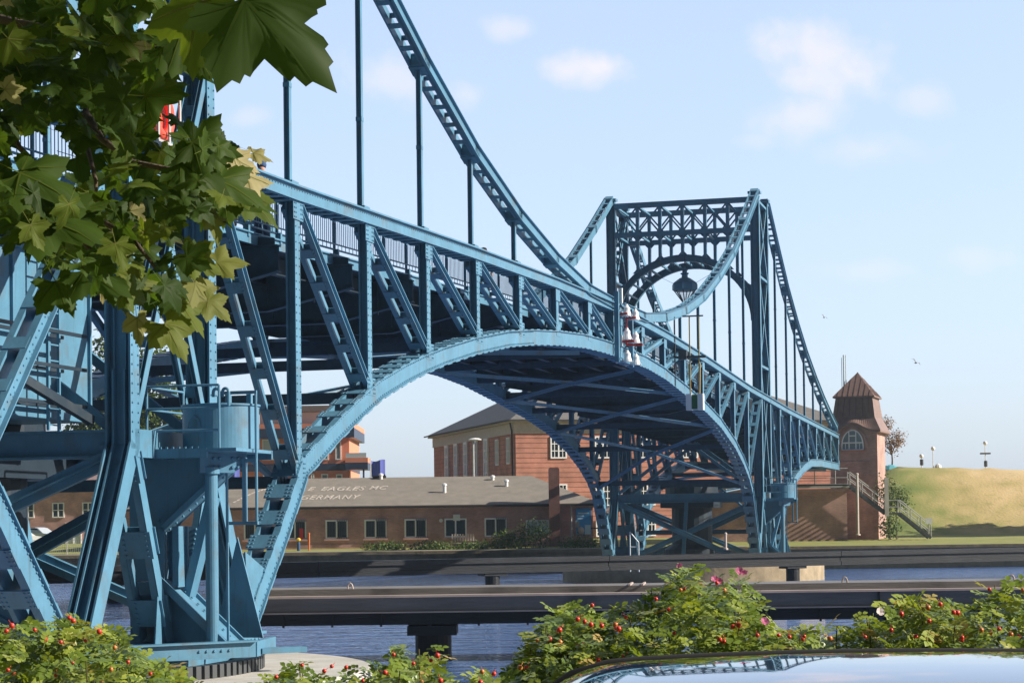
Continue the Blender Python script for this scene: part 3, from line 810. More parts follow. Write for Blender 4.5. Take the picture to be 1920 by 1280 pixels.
# balcony with drum on outriggers beside each tower (parts of the halves)
def balcony(fin, P, mname, e):
    zb = 4.98
    X = (1, 0, 0)
    def p(u, tt, z): return P(u*e, tt, z)
    m = MB()                               # web plates in the plane across the bridge, with edge flanges
    m.prism([p(-.12, .9, 4.93), p(-.12, -.85, 4.93), p(-.12, -1.05, 4.62), p(-.12, .17, 3.56), p(-.12, .17, 2.62), p(-.12, .9, 2.62)], (.04*e, 0, 0))
    m.prism([p(-.12, .9, 2.60), p(-.12, .17, 2.60), p(-.12, -1.06, 1.44), p(-.12, .9, 1.40)], (.04*e, 0, 0))
    for u in (-.30, .12):
        m.bar(p(u, -1.08, 4.64), p(u, .18, 3.56), .05, .10, X)
        m.bar(p(u, .17, 3.60), p(u, .17, 2.58), .05, .10, X); m.bar(p(u+.06, -.08, 3.62), p(u+.06, -.08, 2.52), .05, .12, X)
    m.bar(p(-.09, -1.10, 4.62), p(-.09, .16, 3.53), .42, .02, X); m.bar(p(-.05, -.10, 3.62), p(-.05, -.10, 2.5), .34, .02, X)
    for k in range(9):
        f = (k+.5)/9; m.rivet(p(-.10, -1.05+1.2*f, 4.55-1.04*f)-Vector((.03, 0, 0)), (-1, 0, 0), .022)
    for k in range(7): m.rivet(p(-.24, -.07, 2.65+.15*k)-Vector((.0, 0, 0)), (-1, 0, 0), .022); m.rivet(p(-.14, .30, 2.65+.18*k), (-1, 0, 0), .022)
    m.bar(p(.25, -.62, 4.15), p(.25, .0, 1.9), .30, .16, X)
    for u in (-.42, .42): m.bar(p(u, -1.10, 1.46), p(u, .2, 2.66), .05, .14, X)
    m.bar(p(0, -1.10, 1.44), p(0, .2, 2.64), .8, .03, X)
    for k in range(10):
        f = (k+.5)/10; m.rivet(p(.1, -1.05+1.25*f, 1.53+1.17*f), (0, -.68, .72), .022)
    m.bar(p(-1.9, .62, 1.40), p(-.05, -1.55, 1.40), .10, .30, (0, 0, 1)) if False else None
    d0, d1 = p(-2.3, .42, 1.36), p(-.02, -1.52, 1.36)
    m.bar(d0, d1, .28, .10, (0, 0, 1)); m.bar(d0+Vector((0, 0, .15)), d1+Vector((0, 0, .15)), .03, .3, (0, 0, 1))
    m.bar(d1, p(1.6, -1.25, 1.36), .28, .10, (0, 0, 1)); m.bar(p(.4, -1.45, 1.30), p(1.0, -2.1, 1.30), .10, .3, (0, 0, 1))
    nn = (d1-d0).cross(Vector((0, 0, 1))).normalized()
    for k in range(5): m.rivet(d0.lerp(d1, .62+.05*k)+nn*.05*e, nn*e, .024)
    fin(m, 'bracket', mname)
    m = MB(); tc_ = -.87; u = -.42
    m.tube([p(u, tc_, 1.46), p(u, tc_, 4.66)], .118, 18); m.tube([p(u, tc_, 4.56), p(u, tc_, 4.68)], .16, 18)
    m.bar(p(u+.25, tc_-.2, 1.5), p(u+.25, tc_-.2, 4.7), .04, .04)
    q0, q1 = p(u-.22, tc_+.12, 4.78), p(u+.35, tc_-.55, 4.78)
    m.prism([q0+Vector((0, 0, .16)), q1+Vector((0, 0, .16)), q1+Vector((0, 0, -.02)), q0.lerp(q1, .72)+Vector((0, 0, -.2)), q0+Vector((0, 0, -.2))], (.05*e, .05, 0))
    nn = (q1-q0).cross(Vector((0, 0, 1))).normalized()*e
    for f in (.3, .42, .7, .82):
        for z in (-.1, .06): m.rivet(q0.lerp(q1, f)+Vector((0, 0, z))+nn*.0, nn, .03)
    m.bar(p(u+.3, -1.40, 4.85), p(u+.3, -1.40, 3.68), .07, .09); m.bar(p(u+.3, -1.1, 3.66), p(u+.3, -1.66, 3.66), .09, .06, X); m.tube([p(u+.3, -1.63, 3.66), p(u+.3, -1.63, 6.05)], .028, 8)
    m.bar(p(u+.3, -1.3, 4.80), p(u+.3, -1.64, 4.80), .07, .07, X); m.bar(p(u+.3, -.95, 6.05), p(u+.3, -1.65, 6.05), .05, .06, X)
    m.prism([p(1.2, -1.2, 1.5), p(1.2, -.2, 1.5), p(1.2, -.7, 3.4)], (.04*e, 0, 0))
    fin(m, 'outrigger_column', mname)
    m = MB(); m.box(p(-.05, -.62, zb), (1.75, 1.9, .06)); m.box(p(-.9, -.35, zb-.05), (.06, 1.3, .17)); m.box(p(.82, -.62, zb-.05), (.06, 1.9, .17))
    for k in range(9): m.box(p(-.9, .15-.12*k, zb+.05), (.04, .04, .04))
    fin(m, 'balcony_floor', mname)
    m = MB(); m.lathe(p(.1, -.85, zb+.04), [(.70, 0), (.70, .78), (.73, .79), (.73, .82), (.2, .86)], 64)
    q_ = [p(-.6, -.62+.12*math.cos(a), zb+.42+.2*math.sin(a)) for a in np.linspace(0, math.pi, 8)]; m.tube(q_, .018, 6)
    dr_ = fin(m, 'balcony_drum', mname)
    m = MB()
    for uu, tq in ((-.86, .19), (-.86, -1.22), (.75, .19)): m.tube([p(uu, tq, zb), p(uu, tq, zb+1.17)], .026, 8)
    for z in (zb+.36, zb+.76, zb+1.17):
        m.tube([p(-.86, .19, z), p(-.86, -1.22, z)], .022, 8); m.tube([p(-.86, .19, z), p(.75, .19, z)], .022, 8)
    for q in (-1.12, -1.3):
        m.tube([p(-.6, q, zb+.8)]+[p(-.6, q+.06-.06*math.cos(a), zb+1.05+.07*math.sin(a)) for a in np.linspace(0, math.pi, 7)]+[p(-.6, q+.12, zb+.97)], .03, 8)
    for q in (-1.0, -1.42): m.bar(p(.1, q, zb+.7), p(.1, q, zb+1.05), .09, .1)
    fin(m, 'handrail', mname)
balcony(finN, PN, 'blue_steel', 1)
balcony(finF, PF, 'blue_steel', -1)
# machine house under the near deck
m = MB(); m.box((-10.2, 4.3, 7.0), (6.6, 5.6, 2.9)); m.box((-10.2, 4.3, 8.48), (6.8, 5.8, .08))
for s_ in (-12.6, -11.2, -9.9, -8.6, -7.0): m.box((s_, 1.47, 7.0), (.06, .06, 2.86))
mh = finN(m, 'machine_house', 'blue_steel')
m = MB()
for z in np.arange(5.4, 9.0, .28): m.bar((-9.3, 1.12, z), (-8.9, 1.12, z), .025, .025)
m.bar((-9.3, 1.12, 5.3), (-9.3, 1.12, 9.2), .05, .05); m.bar((-8.9, 1.12, 5.3), (-8.9, 1.12, 9.2), .05, .05)
finN(m, 'ladder')
m = MB()
for tq in (.9, 1.35): 
    for z in (5.75, 6.4, 7.0): m.bar((-13, tq, z), (-8.3, tq, z), .05, .06)
m.bar((-12.5, 1.0, 6.6), (-8.4, .75, 5.5), .12, .16)
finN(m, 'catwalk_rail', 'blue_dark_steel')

# piers
def pier(uc, label, r=7.75, ZP=ZP, mt='concrete'):
    m = MB(); m.lathe((0, 0, 0), [(r, -1.5), (r, ZP-.06), (r-.10, ZP), (0.01, ZP)], 96)
    c = bw(uc, WB/2, 0); o = m.build('bridge_pier', mt); o.location = c
    tag(o, label, 'pier')
pier(UCN, 'pale round concrete pier under the near tower, beside the rose bushes')
pier(UCF, 'pale round stone pier in the water under the far tower', 7.4, 1.34, 'pier_stone')

# things fixed to or hanging from the bridge ------------------------------------------------
def bthing(name, label, cat, s, tt, z, group=None): return thing(name, label, cat, bw(s, tt, z), HEAD, group)
# hanging lantern in the far portal
lt = bthing('hanging_lantern', 'big blue octagonal lantern hanging in the far tower portal', 'lantern', 72.2, 4.25, 16.05)
m = MB(); m.lathe((0, 0, 0), [(.66, 1.12), (.72, 1.0), (.72, .74), (.62, .66)], 8); m.lathe((0, 0, 0), [(.66, 1.12), (.30, 1.38), (.18, 1.42), (.17, 1.58), (.24, 1.62), (.25, 1.66), (.14, 1.70), (.14, 1.80), (.2, 1.83), (.1, 1.92), (.02, 2.05)], 12)
m.build('lantern_roof', 'far_blue_steel', lt)
m = MB()
for k in range(8):
    th = math.pi*k/4; m.bar((.6*math.cos(th), .6*math.sin(th), .68), (.14*math.cos(th), .14*math.sin(th), .04), .05, .05)
m.lathe((0, 0, 0), [(.16, .06), (.16, 0), (.05, -.06)], 8); m.build('lantern_cage', 'blue_dark_steel', lt)
m = MB(); m.lathe((0, 0, 0), [(.56, .66), (.12, .08)], 8); m.build('lantern_glass', 'clear_glass', lt)
m = MB()
for yy in (-2.3, 2.3): m.tube([(0, yy*.28, 1.1), (0, yy, 2.0)], .012, 4)
m.tube([(0, 0, 2.04), (0, 0, 2.6)], .02, 5)
m.build('wire', 'dark_metal', lt)
# signal lamps at the bridge middle
def signal_lamp(s, z, label, red):
    r_ = bthing('signal_lamp', label, 'signal lamp', s, -.45, z, 'white bell signal lamps at the bridge joint')
    m = MB(); m.lathe((0, 0, 0), [(.165, 0), (.155, .08), (.115, .2), (.115, .31), (.07, .36), (.025, .44)], 14); m.build('lamp_shade', 'lamp_white', r_, smooth=False)
    m = MB(); m.bar((0, .45, .02), (0, -.2, .02), .06, .05, (1, 0, 0)); m.bar((0, .4, -.05), (0, .4, .6), .06, .06); m.build('bracket', 'pale_steel', r_)
    if red:
        m = MB(); m.bar((-.16, .32, -.08), (-.16, .32, .95), .05, .07); m.bar((-.16, .32, -.08), (-.16, -.30, -.08), .06, .08, (1, 0, 0)); m.bar((-.16, .32, .95), (-.16, -.05, .95), .05, .06, (1, 0, 0)); m.build('red_frame', 'red_paint', r_)
for s_, z_, l_, rd in ((33.0, 11.32, 'white signal lamp, top left of the cluster', 0), (34.6, 11.32, 'white signal lamp, top right of the cluster', 0),
                       (33.0, 10.45, 'white bell lamp in a red frame, left in the middle row', 1), (34.6, 10.45, 'white bell lamp in a red frame, right in the middle row', 1),
                       (33.0, 9.62, 'white bell lamp without red frame, bottom left of the cluster', 0), (34.6, 9.62, 'white bell lamp without red frame, bottom right of the cluster', 0)):
    signal_lamp(s_, z_, l_, rd)
sp = bthing('signal_mast', 'pale blue posts carrying the white signal lamps at the bridge joint', 'mast', 33.7, -.15, 9.6)
m = MB(); m.bar((-1.1, 0, 0), (-1.1, 0, 2.6), .16, .16); m.bar((1.5, 0, 0), (1.5, 0, 2.2), .16, .16); m.bar((-1.1, -.06, .1), (1.5, -.06, .1), .1, .1); m.bar((-1.1, -.06, 1.9), (1.5, -.06, 1.9), .06, .06)
m.build('posts', 'blue_steel', sp)
m = MB(); m.bar((-.85, -.1, .6), (-.85, -.1, 1.0), .1, .1); m.bar((-.85, -.1, 2.2), (-.85, -.1, 2.75), .14, .14); m.build('white_plate', 'white_paint', sp)
# suspended box on yellow ropes
hb = bthing('hanging_signal_box', 'pale box with a green panel hanging on yellow ropes over the channel', 'signal box', 45.3, -.85, 8.45)
m = MB(); m.box((0, .25, .36), (.35, .24, .70)); m.box((0, -.25, .36), (.35, .24, .70)); m.box((.06, 0, .36), (.2, .3, .66)); m.build('box', 'lamp_white', hb)
m = MB(); m.box((-.08, 0, .36), (.12, .26, .60)); m.build('green_panel', 'green_panel', hb)
m = MB()
for yy in (-.2, .2):
    m.bar((0, yy, .7), (0, yy, 4.05), .05, .05); m.tube([(0, yy, .7), (0, yy*1.2, 2.0)], .03, 6)
m.build('rope', 'yellow_rope', hb)
m = MB(); m.bar((0, .9, 2.3), (0, -.5, 2.3), .1, .1, (1, 0, 0)); m.bar((0, .5, 4.05), (0, -.4, 4.05), .05, .06, (1, 0, 0)); m.box((0, .5, 2.4), (.3, .35, .4)); m.bar((0, .85, 1.0), (0, .85, 4.05), .06, .06); m.build('arm', 'dark_metal', hb)
# lifebuoy on the near tower
lb = bthing('lifebuoy', 'red lifebuoy in an open rack on the near tower leg, half behind leaves', 'lifebuoy', -7.2, -.12, 10.6); lb.scale = (1.12, 1, 1.15)
m = MB(); Q_ = Matrix.Rotation(R(90), 3, 'X')
n1, n2 = 28, 10
for i in range(n1):
    for j in range(n2):
        a = 2*math.pi*i/n1; b = 2*math.pi*j/n2; rr = .30+.085*math.cos(b)
        m.v.append((rr*math.cos(a), .085*math.sin(b), .42+rr*math.sin(a)))
for i in range(n1):
    for j in range(n2):
        m.f.append((i*n2+j, ((i+1) % n1)*n2+j, ((i+1) % n1)*n2+(j+1) % n2, i*n2+(j+1) % n2))
m.build('ring', 'lifebuoy_red', lb, smooth=True)
m = MB(); m.box((0, .12, .42), (.84, .03, .86)); m.build('backboard', 'lifebuoy_red', lb)
m = MB()
for x in (-.42, .0, .42): m.bar((x, -.13, -.03), (x, -.13, .88), .03, .06)
for z in (-.03, .88): m.bar((-.44, 0, z), (.44, 0, z), .3, .04)
m.build('rack', 'galvanised', lb)

# people on the footway
def skin_body(name, joints, edges, radii, m, parent):
    me = bpy.data.meshes.new(name); me.from_pydata(joints, edges, []); me.update()
    o = bpy.data.objects.new(name, me); COL.objects.link(o)
    md = o.modifiers.new('skin', 'SKIN'); md.use_smooth_shade = True
    for i, r in enumerate(radii): me.skin_vertices[0].data[i].radius = (r, r)
    me.skin_vertices[0].data[0].use_root = True
    sb = o.modifiers.new('sub', 'SUBSURF'); sb.levels = 1; sb.render_levels = 1
    me.materials.append(MATS[m]); o.parent = parent
    return o
def person(s, tt, z, rz, h, label, top, legs, hair, group=None):
    r_ = thing('person', label, 'person', bw(s, tt, z), HEAD+rz)
    k = h/1.75
    J = [(0, 0, .95), (0, 0, 1.15), (0, 0, 1.38), (0, 0, 1.48), (.01, 0, 1.56), (.02, 0, 1.66),
         (0, .19, 1.40), (.03, .25, 1.12), (.12, .24, .88), (.15, .23, .80), (0, -.19, 1.40), (-.05, -.25, 1.12), (0, -.25, .87), (.02, -.24, .79),
         (0, .09, .92), (.06, .10, .50), (-.04, .10, .09), (.10, .11, .04), (0, -.09, .92), (.0, -.10, .50), (-.16, -.10, .11), (-.04, -.11, .05)]
    E_ = [(0, 1), (1, 2), (2, 3), (3, 4), (4, 5), (2, 6), (6, 7), (7, 8), (8, 9), (2, 10), (10, 11), (11, 12), (12, 13), (0, 14), (14, 15), (15, 16), (16, 17), (0, 18), (18, 19), (19, 20), (20, 21)]
    rad = [.13, .125, .13, .055, .085, .095, .065, .045, .034, .03, .065, .045, .034, .03, .095, .062, .042, .04, .095, .062, .042, .04]
    J = [(a*k, b*k, c*k) for a, b, c in J]
    skin_body('body', J, E_, [x*k for x in rad], 'skin', r_)
    m = MB(); m.lathe((0, 0, 0), [(.17*k, .86*k), (.165*k, 1.0*k), (.17*k, 1.2*k), (.185*k, 1.36*k), (.09*k, 1.47*k)], 14); m.build('shirt', top, r_, smooth=True)
    for sg in (.095, -.1):
        m = MB(); m.tube([(0, sg*k, .95*k), (.06*k if sg > 0 else 0, sg*k, .5*k), (-.04*k if sg > 0 else -.15*k, sg*k, .14*k)], [.115*k, .085*k, .07*k], 10); m.build('trouser_leg', legs, r_, smooth=True)
    m = MB(); m.lathe((-.01*k, 0, 1.62*k), [(.09*k, 0), (.108*k, .06*k), (.09*k, .13*k), (.03*k, .155*k)], 12); m.build('hair', hair, r_, smooth=True)
    return r_
person(-.6, 1.35, 9.95, R(200), 1.72, 'person in orange trousers and brown top walking behind the railing, mostly behind leaves', 'cloth_brown', 'cloth_orange', 'hair_red')
person(1.55, 1.45, 9.99, R(185), 1.85, 'person whose sunlit head shows above the bridge rail beside the leaves', 'cloth_navy', 'cloth_navy', 'cloth_navy')
person(20.3, 1.5, 10.50, R(190), 1.80, 'red haired person whose head shows above the bridge rail by the fourth hanger', 'cloth_orange', 'cloth_navy', 'hair_red')

# ------------------------------------------------------------------ fender beams in the water
def fender_near():
    r_ = thing('fender_beam', 'dark near guide walkway on a thick post in the water, pale strip along its edge', 'fender', (6, 47.5, WZ))
    m = MB(); m.box((3, 1.2, 1.62-WZ), (32, 2.2, .62)); m.build('lower_beam', 'dark_fender', r_)
    m = MB(); m.box((3, .35, 1.79-WZ), (32, .62, .33)); 
    m.build('face_board', 'fender_face', r_)
    m = MB(); m.box((3, -.12+.16, 1.97-WZ), (32, .34, .05)); m.box((3, .03, 1.60-WZ), (32, .1, .035)); m.build('edge_strip', 'fender_edge', r_)
    m = MB(); m.box((3, 1.4, 2.03-WZ), (32, 2.0, .22)); m.build('deck_board', 'fender_face', r_)
    m = MB()
    for x in np.arange(-12.5, 19, 1.13): m.box((x, .08, 1.43-WZ), (.05, .06, .32))
    for x in (-3.0, 2.4, 7.8, 13.2): m.box((x, -.01, 1.79-WZ), (.03, .1, .34))
    m.build('rib', 'dark_fender', r_)
    for x in (-7.95, 3.2, 14.3):
        m = MB(); m.lathe((x, 1.2, -2), [(.43, 0), (.43, 2.72)], 20); m.box((x, 1.1, .70), (1.15, 1.5, .22)); m.build('pile', 'dark_fender', r_)
    m = MB()
    for x in (-9.85, 5.6, 1.7):
        m.tube([(x-.06, .5, 2.1-WZ)]+[(x-.06+.12*(1-math.cos(a))/2, .5, 2.14-WZ+.13*math.sin(a)) for a in np.linspace(0, math.pi, 7)]+[(x+.06, .5, 2.1-WZ)], .02, 6)
    m.bar((-3.35, .15, 2.16-WZ), (-3.2, 1.6, 2.17-WZ), .05, .04); m.bar((-3.05, .15, 2.16-WZ), (-2.9, 1.6, 2.17-WZ), .05, .04)
    m.build('mooring_ring', 'fender_edge', r_)
fender_near()
def fender_far():
    r_ = thing('fender_beam', 'dark far guide beam running in front of the far pier, on slim posts in the water', 'fender', (8.5, 104.4, WZ), math.atan2(20.6, 39.8))
    def seg(x0, x1, z0, nm):
        m = MB(); xm, L_ = (x0+x1)/2, x1-x0-.04
        m.box((xm, 0, z0+.56), (L_, .9, .24)); m.box((xm, .06, z0+.30), (L_, .8, .30)); m.box((xm, .0, z0+.06), (L_, .92, .20))
        m.build(nm, 'dark_fender', r_)
    for a, b in ((-70, -45), (-45, -20), (-20, -4.5), (-4.5, 9.6), (9.6, 22.5), (22.5, 34), (34, 60)): seg(a, b, .95, 'beam_segment')
    for x in (-62, -29.5, -10.8, 6.8, 24, 42):
        m = MB(); m.lathe((x, 0, -2), [(.36, 0), (.36, 2.82)], 16); m.box((x, 0, .88), (1.2, .8, .2)); m.build('pile', 'dark_fender', r_)
fender_far()

# ------------------------------------------------------------------ buildings
def window(parent, c, w, h, rz=0.0, glass='window_glass', cross=True, bars=False, sill=None, depth=.12, trans=True, frame='frame_white', fw=.11):
    """window set into a wall facing local -Y at c (centre of its face); parts frame > pane, bars"""
    f = MB()
    f.box((0, 0, h/2-fw/2), (w, depth, fw)); f.box((0, 0, -h/2+fw/2), (w, depth, fw))
    f.box((-w/2+fw/2, 0, 0), (fw, depth, h-2*fw)); f.box((w/2-fw/2, 0, 0), (fw, depth, h-2*fw))
    if cross: f.box((0, -.005, 0), (fw, depth, h-2*fw))
    if trans:
        for z in trans if isinstance(trans, (list, tuple)) else (0,):
            f.box((0, -.003, z), (w-2*fw, depth*.8, fw*.6))
    if bars == 'grid':
        for x in (-w/4, w/4): f.box((x, -.002, 0), (.05, depth*.8, h-2*fw))
    o = f.build('window', frame, parent); o.location = c; o.rotation_euler = (0, 0, rz)
    g = MB(); g.box((0, .03, 0), (w-fw, .02, h-fw)); g.build('pane', glass, o)
    if bars is True:
        b = MB()
        for x in np.arange(.08, w/2-.05, .13): b.box((x, -.09, 0), (.025, .03, h*1.02))
        for x in np.arange(-w/2+.14, -.05, .13): b.box((x, -.02, 0), (.022, .03, h*.9))
        for z in (-h*.45, h*.45): b.box((w/4, -.09, z), (w/2, .03, .03))
        b.build('bars', 'dark_metal', o)
    if sill:
        s = MB(); s.box((0, -.06, -h/2-.07), (w+.2, .22, .13)); s.build('sill', sill, o)
    return o

# --- low brick clubhouse
YE = 150.0
cl = thing('clubhouse', 'long low brick clubhouse with a flat brown roof and white lettering on it', 'building', (0, YE, 2.0))
X0, X1 = -28.5, 5.75
m = MB(); m.box(((X0+X1)/2, 5.5, 1.6), (X1-X0, 11, 3.4)); m.box(((X0+X1)/2, -.04, .25), (X1-X0+.04, .1, .5)); m.build('wall', 'brick_dark', cl)
m = MB(); e = .55; ze = 3.12; zr = 5.35; y0, y1, ym = -e, 11+e, 6.6
V = [(X0-e, y0, ze), (X1+e, y0, ze), (X1+e, y1, ze), (X0-e, y1, ze), (X0+4.0, ym, zr), (1.3, ym, zr)]
V2 = [(a, b, c+.16) for a, b, c in V]
m.add(V2+V[:4], [(0, 1, 5, 4), (1, 2, 5), (2, 3, 4, 5), (3, 0, 4), (9, 8, 7, 6), (0, 6, 7, 1), (1, 7, 8, 2), (2, 8, 9, 3), (3, 9, 6, 0)])
roof = m.build('roof', 'asphalt_roof', cl)
m = MB(); m.box(((X0+X1)/2, -e-.05, ze+.04), (X1-X0+1.1, .12, .14)); m.build('gutter', 'dark_trim', cl)
for px, wz in ((474, 8), (549, 0), (627, 0), (700, 0), (775, 0), (850, 0), (925, 0)):
    X = (px-960)/FPX*YE
    window(cl, (X, -.03, 1.60), 1.62, 1.38, bars=(px != 850), sill='brick_dark', frame='frame_white', trans=False, glass='window_glass')
window(cl, ((1004-960)/FPX*YE, -.03, 1.55), 1.75, 1.1, glass='glass_rail', cross=True, trans=False)
m = MB(); m.box((-15.55, -.12, 1.25), (.28, .06, .9)); m.build('red_notice', 'red_paint', cl)
m = MB(); m.box((5.6, -.1, 1.45), (.0+1.0, .08, .0+.1)); m.build('door_rail', 'dark_metal', cl)
# roof lettering (the letters the photo shows)
sl_ = math.atan2(zr-ze, ym-y0)
def letters(txt, x, yy, size, parent, shear=.35, sx=1.0):
    cu = bpy.data.curves.new('roof_lettering', 'FONT'); cu.body = txt; cu.size = size; cu.shear = shear; cu.space_character = 1.15; cu.extrude = .004; cu.offset = .012
    o = bpy.data.objects.new('roof_lettering', cu); COL.objects.link(o)
    dg = bpy.context.evaluated_depsgraph_get(); me = bpy.data.meshes.new_from_object(o.evaluated_get(dg))
    bpy.data.objects.remove(o); o = bpy.data.objects.new('roof_lettering', me); COL.objects.link(o)
    me.materials.clear(); me.materials.append(MATS['paint_letter'])
    o.parent = parent; o.location = (x, yy, ze+.16+(yy-y0)*math.tan(sl_)+.02); o.rotation_euler = (sl_, 0, 0); o.scale = (sx, 1, 1)
    return o
letters('E', -15.5, 3.3, 1.45, cl, sx=.62); letters('EAGLES', -14.5, 3.3, 1.45, cl, sx=.60); letters('MC', -10.9, 3.45, 1.35, cl, sx=.62)
letters('GERMANY', -15.85, 1.15, 1.5, cl, sx=.56)
m = MB()
for i in range(11):
    a = i/10*1.3; x = -20.6+1.6*a; yy = .6+3.2*math.sin(a*1.1); m.bar((x, yy, ze+.18+(yy-y0)*math.tan(sl_)), (x+.18, yy+.32, ze+.18+(yy+.32-y0)*math.tan(sl_)), .12, .012, (1, 0, 0))
m.build('painted_arc', 'paint_letter', cl)
for x, yy, h in ((-5.15, 2.5, .55), (-1.6, 5.6, .22), (-.55, 3.9, .38), (-10.1, 6.2, .3)):
    m = MB(); z = ze+.16+(yy-y0)*math.tan(sl_); m.lathe((x, yy, z-.05), [(.13, 0), (.13, h), (.19, h+.02), (.17, h+.14), (.02, h+.2)], 10); m.build('roof_vent', 'white_paint', cl)
m = MB(); m.box((-10.25, 6.7, zr+.2), (1.0, .6, .22)); m.build('roof_hatch', 'dark_trim', cl)
# square brick chimney standing before the wall
m = MB(); m.box((2.92, -.8, 2.85), (.78, .7, 5.9)); m.box((2.92, -.8, 5.75), (.66, .58, .3)); m.build('chimney', 'brick_red', cl)
# porch post, poster, letter box, ac box
m = MB(); m.tube([(4.15, -.5, 0), (4.15, -.5, 3.2)], .06, 8); m.build('downpipe', 'galvanised', cl)
ps = MB(); ps.box((5.05, -.12, 1.95), (1.1, .06, 1.9)); po = ps.build('poster', 'poster_blue', cl)
m = MB(); m.box((5.35, -.16, 1.35), (.42, .02, .7)); m.box((4.82, -.16, 2.35), (.5, .02, .1)); m.box((4.82, -.16, 2.15), (.4, .02, .07)); m.box((5.05, -.16, 2.55), (.8, .02, .12)); m.build('poster_print', 'poster_pale', po)
m = MB(); m.lathe((4.85, -.17, 1.3), [(.01, -.28), (.2, -.22), (.26, 0), (.16, .2), (.01, .28)], 8, cap=False); m.build('poster_picture', 'sandstone', po)
m = MB(); m.box((4.58, -.16, 1.75), (.3, .12, .5)); m.build('wall_box', 'galvanised', cl)
m = MB(); m.box((-4.2, -.15, 2.35), (.5, .3, .45)); m.build('ac_unit', 'white_paint', cl)
m = MB(); m.lathe((-5.35, -.06, 2.15), [(.0, -.02), (.14, -.02), (.14, .02)], 10, axis=Matrix.Rotation(R(90), 3, 'X')); m.build('round_lamp', 'white_paint', cl)

# --- big brick block with hipped roof
bb = thing('brick_block', 'big red brick block with grey hipped roof and white sash windows behind the clubhouse', 'building', (.2, 175.0, 2.2))
A = Vector((.963, .27, 0)); Bv = Vector((-.27, .963, 0)); LA, LB, HW = 30.0, 30.0, 10.4
rzA = math.atan2(.27, .963)
bb.rotation_euler = (0, 0, rzA)     # local x along the lit face, local y along the shaded face
m = MB(); m.box((LA/2, LB/2, HW/2), (LA, LB, HW)); m.build('wall', 'brick_orange', bb)
m = MB(); 
for z in np.arange(.6, HW-.5, .42): m.box((LA/2-.0, -.005, z), (LA-.06, .03, .03)); 
for z in np.arange(.6, HW-.5, .42): m.box((-.005, LB/2, z), (.03, LB-.06, .03))
m.build('brick_joint', 'brick_red', bb)
m = MB(); m.box((LA/2, LB/2, HW-.55), (LA+.22, LB+.22, .9)); m.box((LA/2, LB/2, HW), (LA+1.0, LB+1.0, .14)); m.build('cornice', 'sandstone', bb)
m = MB(); o_ = .75; zt = 4.6
V = [(-o_, -o_, HW+.1), (LA+o_, -o_, HW+.1), (LA+o_, LB+o_, HW+.1), (-o_, LB+o_, HW+.1), (10, 14, HW+zt+1.4), (LA-10, 14, HW+zt+1.4)]
m.add(V, [(0, 1, 5, 4), (1, 2, 5), (2, 3, 4, 5), (3, 0, 4), (3, 2, 1, 0)]); m.build('roof', 'grey_tile', bb)
m = MB(); m.box((LA/2, -o_-.03, HW+.1), (LA+1.6, .1, .12)); m.box((-o_-.03, LB/2, HW+.1), (.1, LB+1.6, .12)); m.tube([(-.35, -.1+.6, HW), (-.2, .5, HW-.8), (-.12, .5, 0)], .07, 6); m.build('gutter', 'dark_trim', bb)
for i in range(5):
    for z in (8.2, 4.1, 1.2):
        window(bb, (3.8+i*4.0, -.04, z), 1.45, 1.9 if z > 2 else 1.4, bars='grid', cross=True, trans=(-.3, .3), depth=.14)
for i in range(7):
    yy = 2.2+i*3.7
    if i < 2:
        window(bb, (-.04, yy, 8.0), 1.0, 2.3, rz=-R(90), trans=(0,), depth=.14); window(bb, (-.04, yy, 3.9), 1.0, 1.8, rz=-R(90), trans=(0,), depth=.14)
    else:
        window(bb, (-.04, yy, 7.3), 1.35, 4.2, rz=-R(90), trans=(-1, 0, 1), depth=.24, fw=.22, glass='window_dim')
m = MB(); m.box((-1.9, 18.5, 2.2), (3.8, 22, 4.4)); m.build('annexe', 'pinkish_plaster', bb)
m = MB(); m.box((-1.9, 18.5, 4.5), (4.4, 22.8, .25)); m.box((-2.6, 9.6, 4.75), (2.8, 4.2, .5)); m.build('annexe_roof', 'sandstone', bb)
for i in range(6): window(bb, (-3.84, 11.5+i*3.0, 2.6), .9, 1.6, rz=-R(90), depth=.1)

# --- modern orange building
ob = thing('orange_building', 'modern orange plastered building with dark blue bands left of the arch', 'building', (-27.5, 215.0, 2.3))
k = 215/FPX
def ox(px): return (px-960)*k+27.5
def oz(py, px=600): return at(px, py, 215).z-2.3
m = MB(); m.box(((ox(420)+ox(652))/2, 7, oz(812)/2), (ox(652)-ox(420), 14, oz(812))); m.box(((ox(430)+ox(663))/2, 6.6, (oz(794)+oz(803))/2), (ox(663)-ox(430), 14.6, oz(794)-oz(803))); m.build('wall', 'orange_wall', ob)
m = MB(); m.box(((ox(430)+ox(663))/2, 6.6, (oz(803)+oz(821))/2), (ox(663)-ox(430)-.02, 14.8, oz(803)-oz(821))); m.box(((ox(420)+ox(652))/2, 6.9, (oz(869)+oz(882))/2), (ox(652)-ox(420)+.1, 14.2, oz(869)-oz(882))); m.build('blue_band', 'navy_panel', ob)
m = MB(); m.box(((ox(648)+ox(690))/2, -.5, (oz(860)+oz(869))/2), (ox(690)-ox(648), 4, oz(860)-oz(869))); m.build('balcony_parapet', 'orange_wall', ob)
m = MB(); m.box(((ox(648)+ox(690))/2, -.5, (oz(869)+oz(882))/2), (ox(690)-ox(648)-.02, 4.02, oz(869)-oz(882))); m.tube([(ox(681), -1.8, 0), (ox(681), -1.8, oz(882))], .1, 8); m.build('balcony_base', 'navy_panel', ob)
m = MB(); m.box((ox(668), -2.4, oz(856)), (ox(688)-ox(650), .05, .55)); m.build('balcony_glass', 'glass_rail', ob)
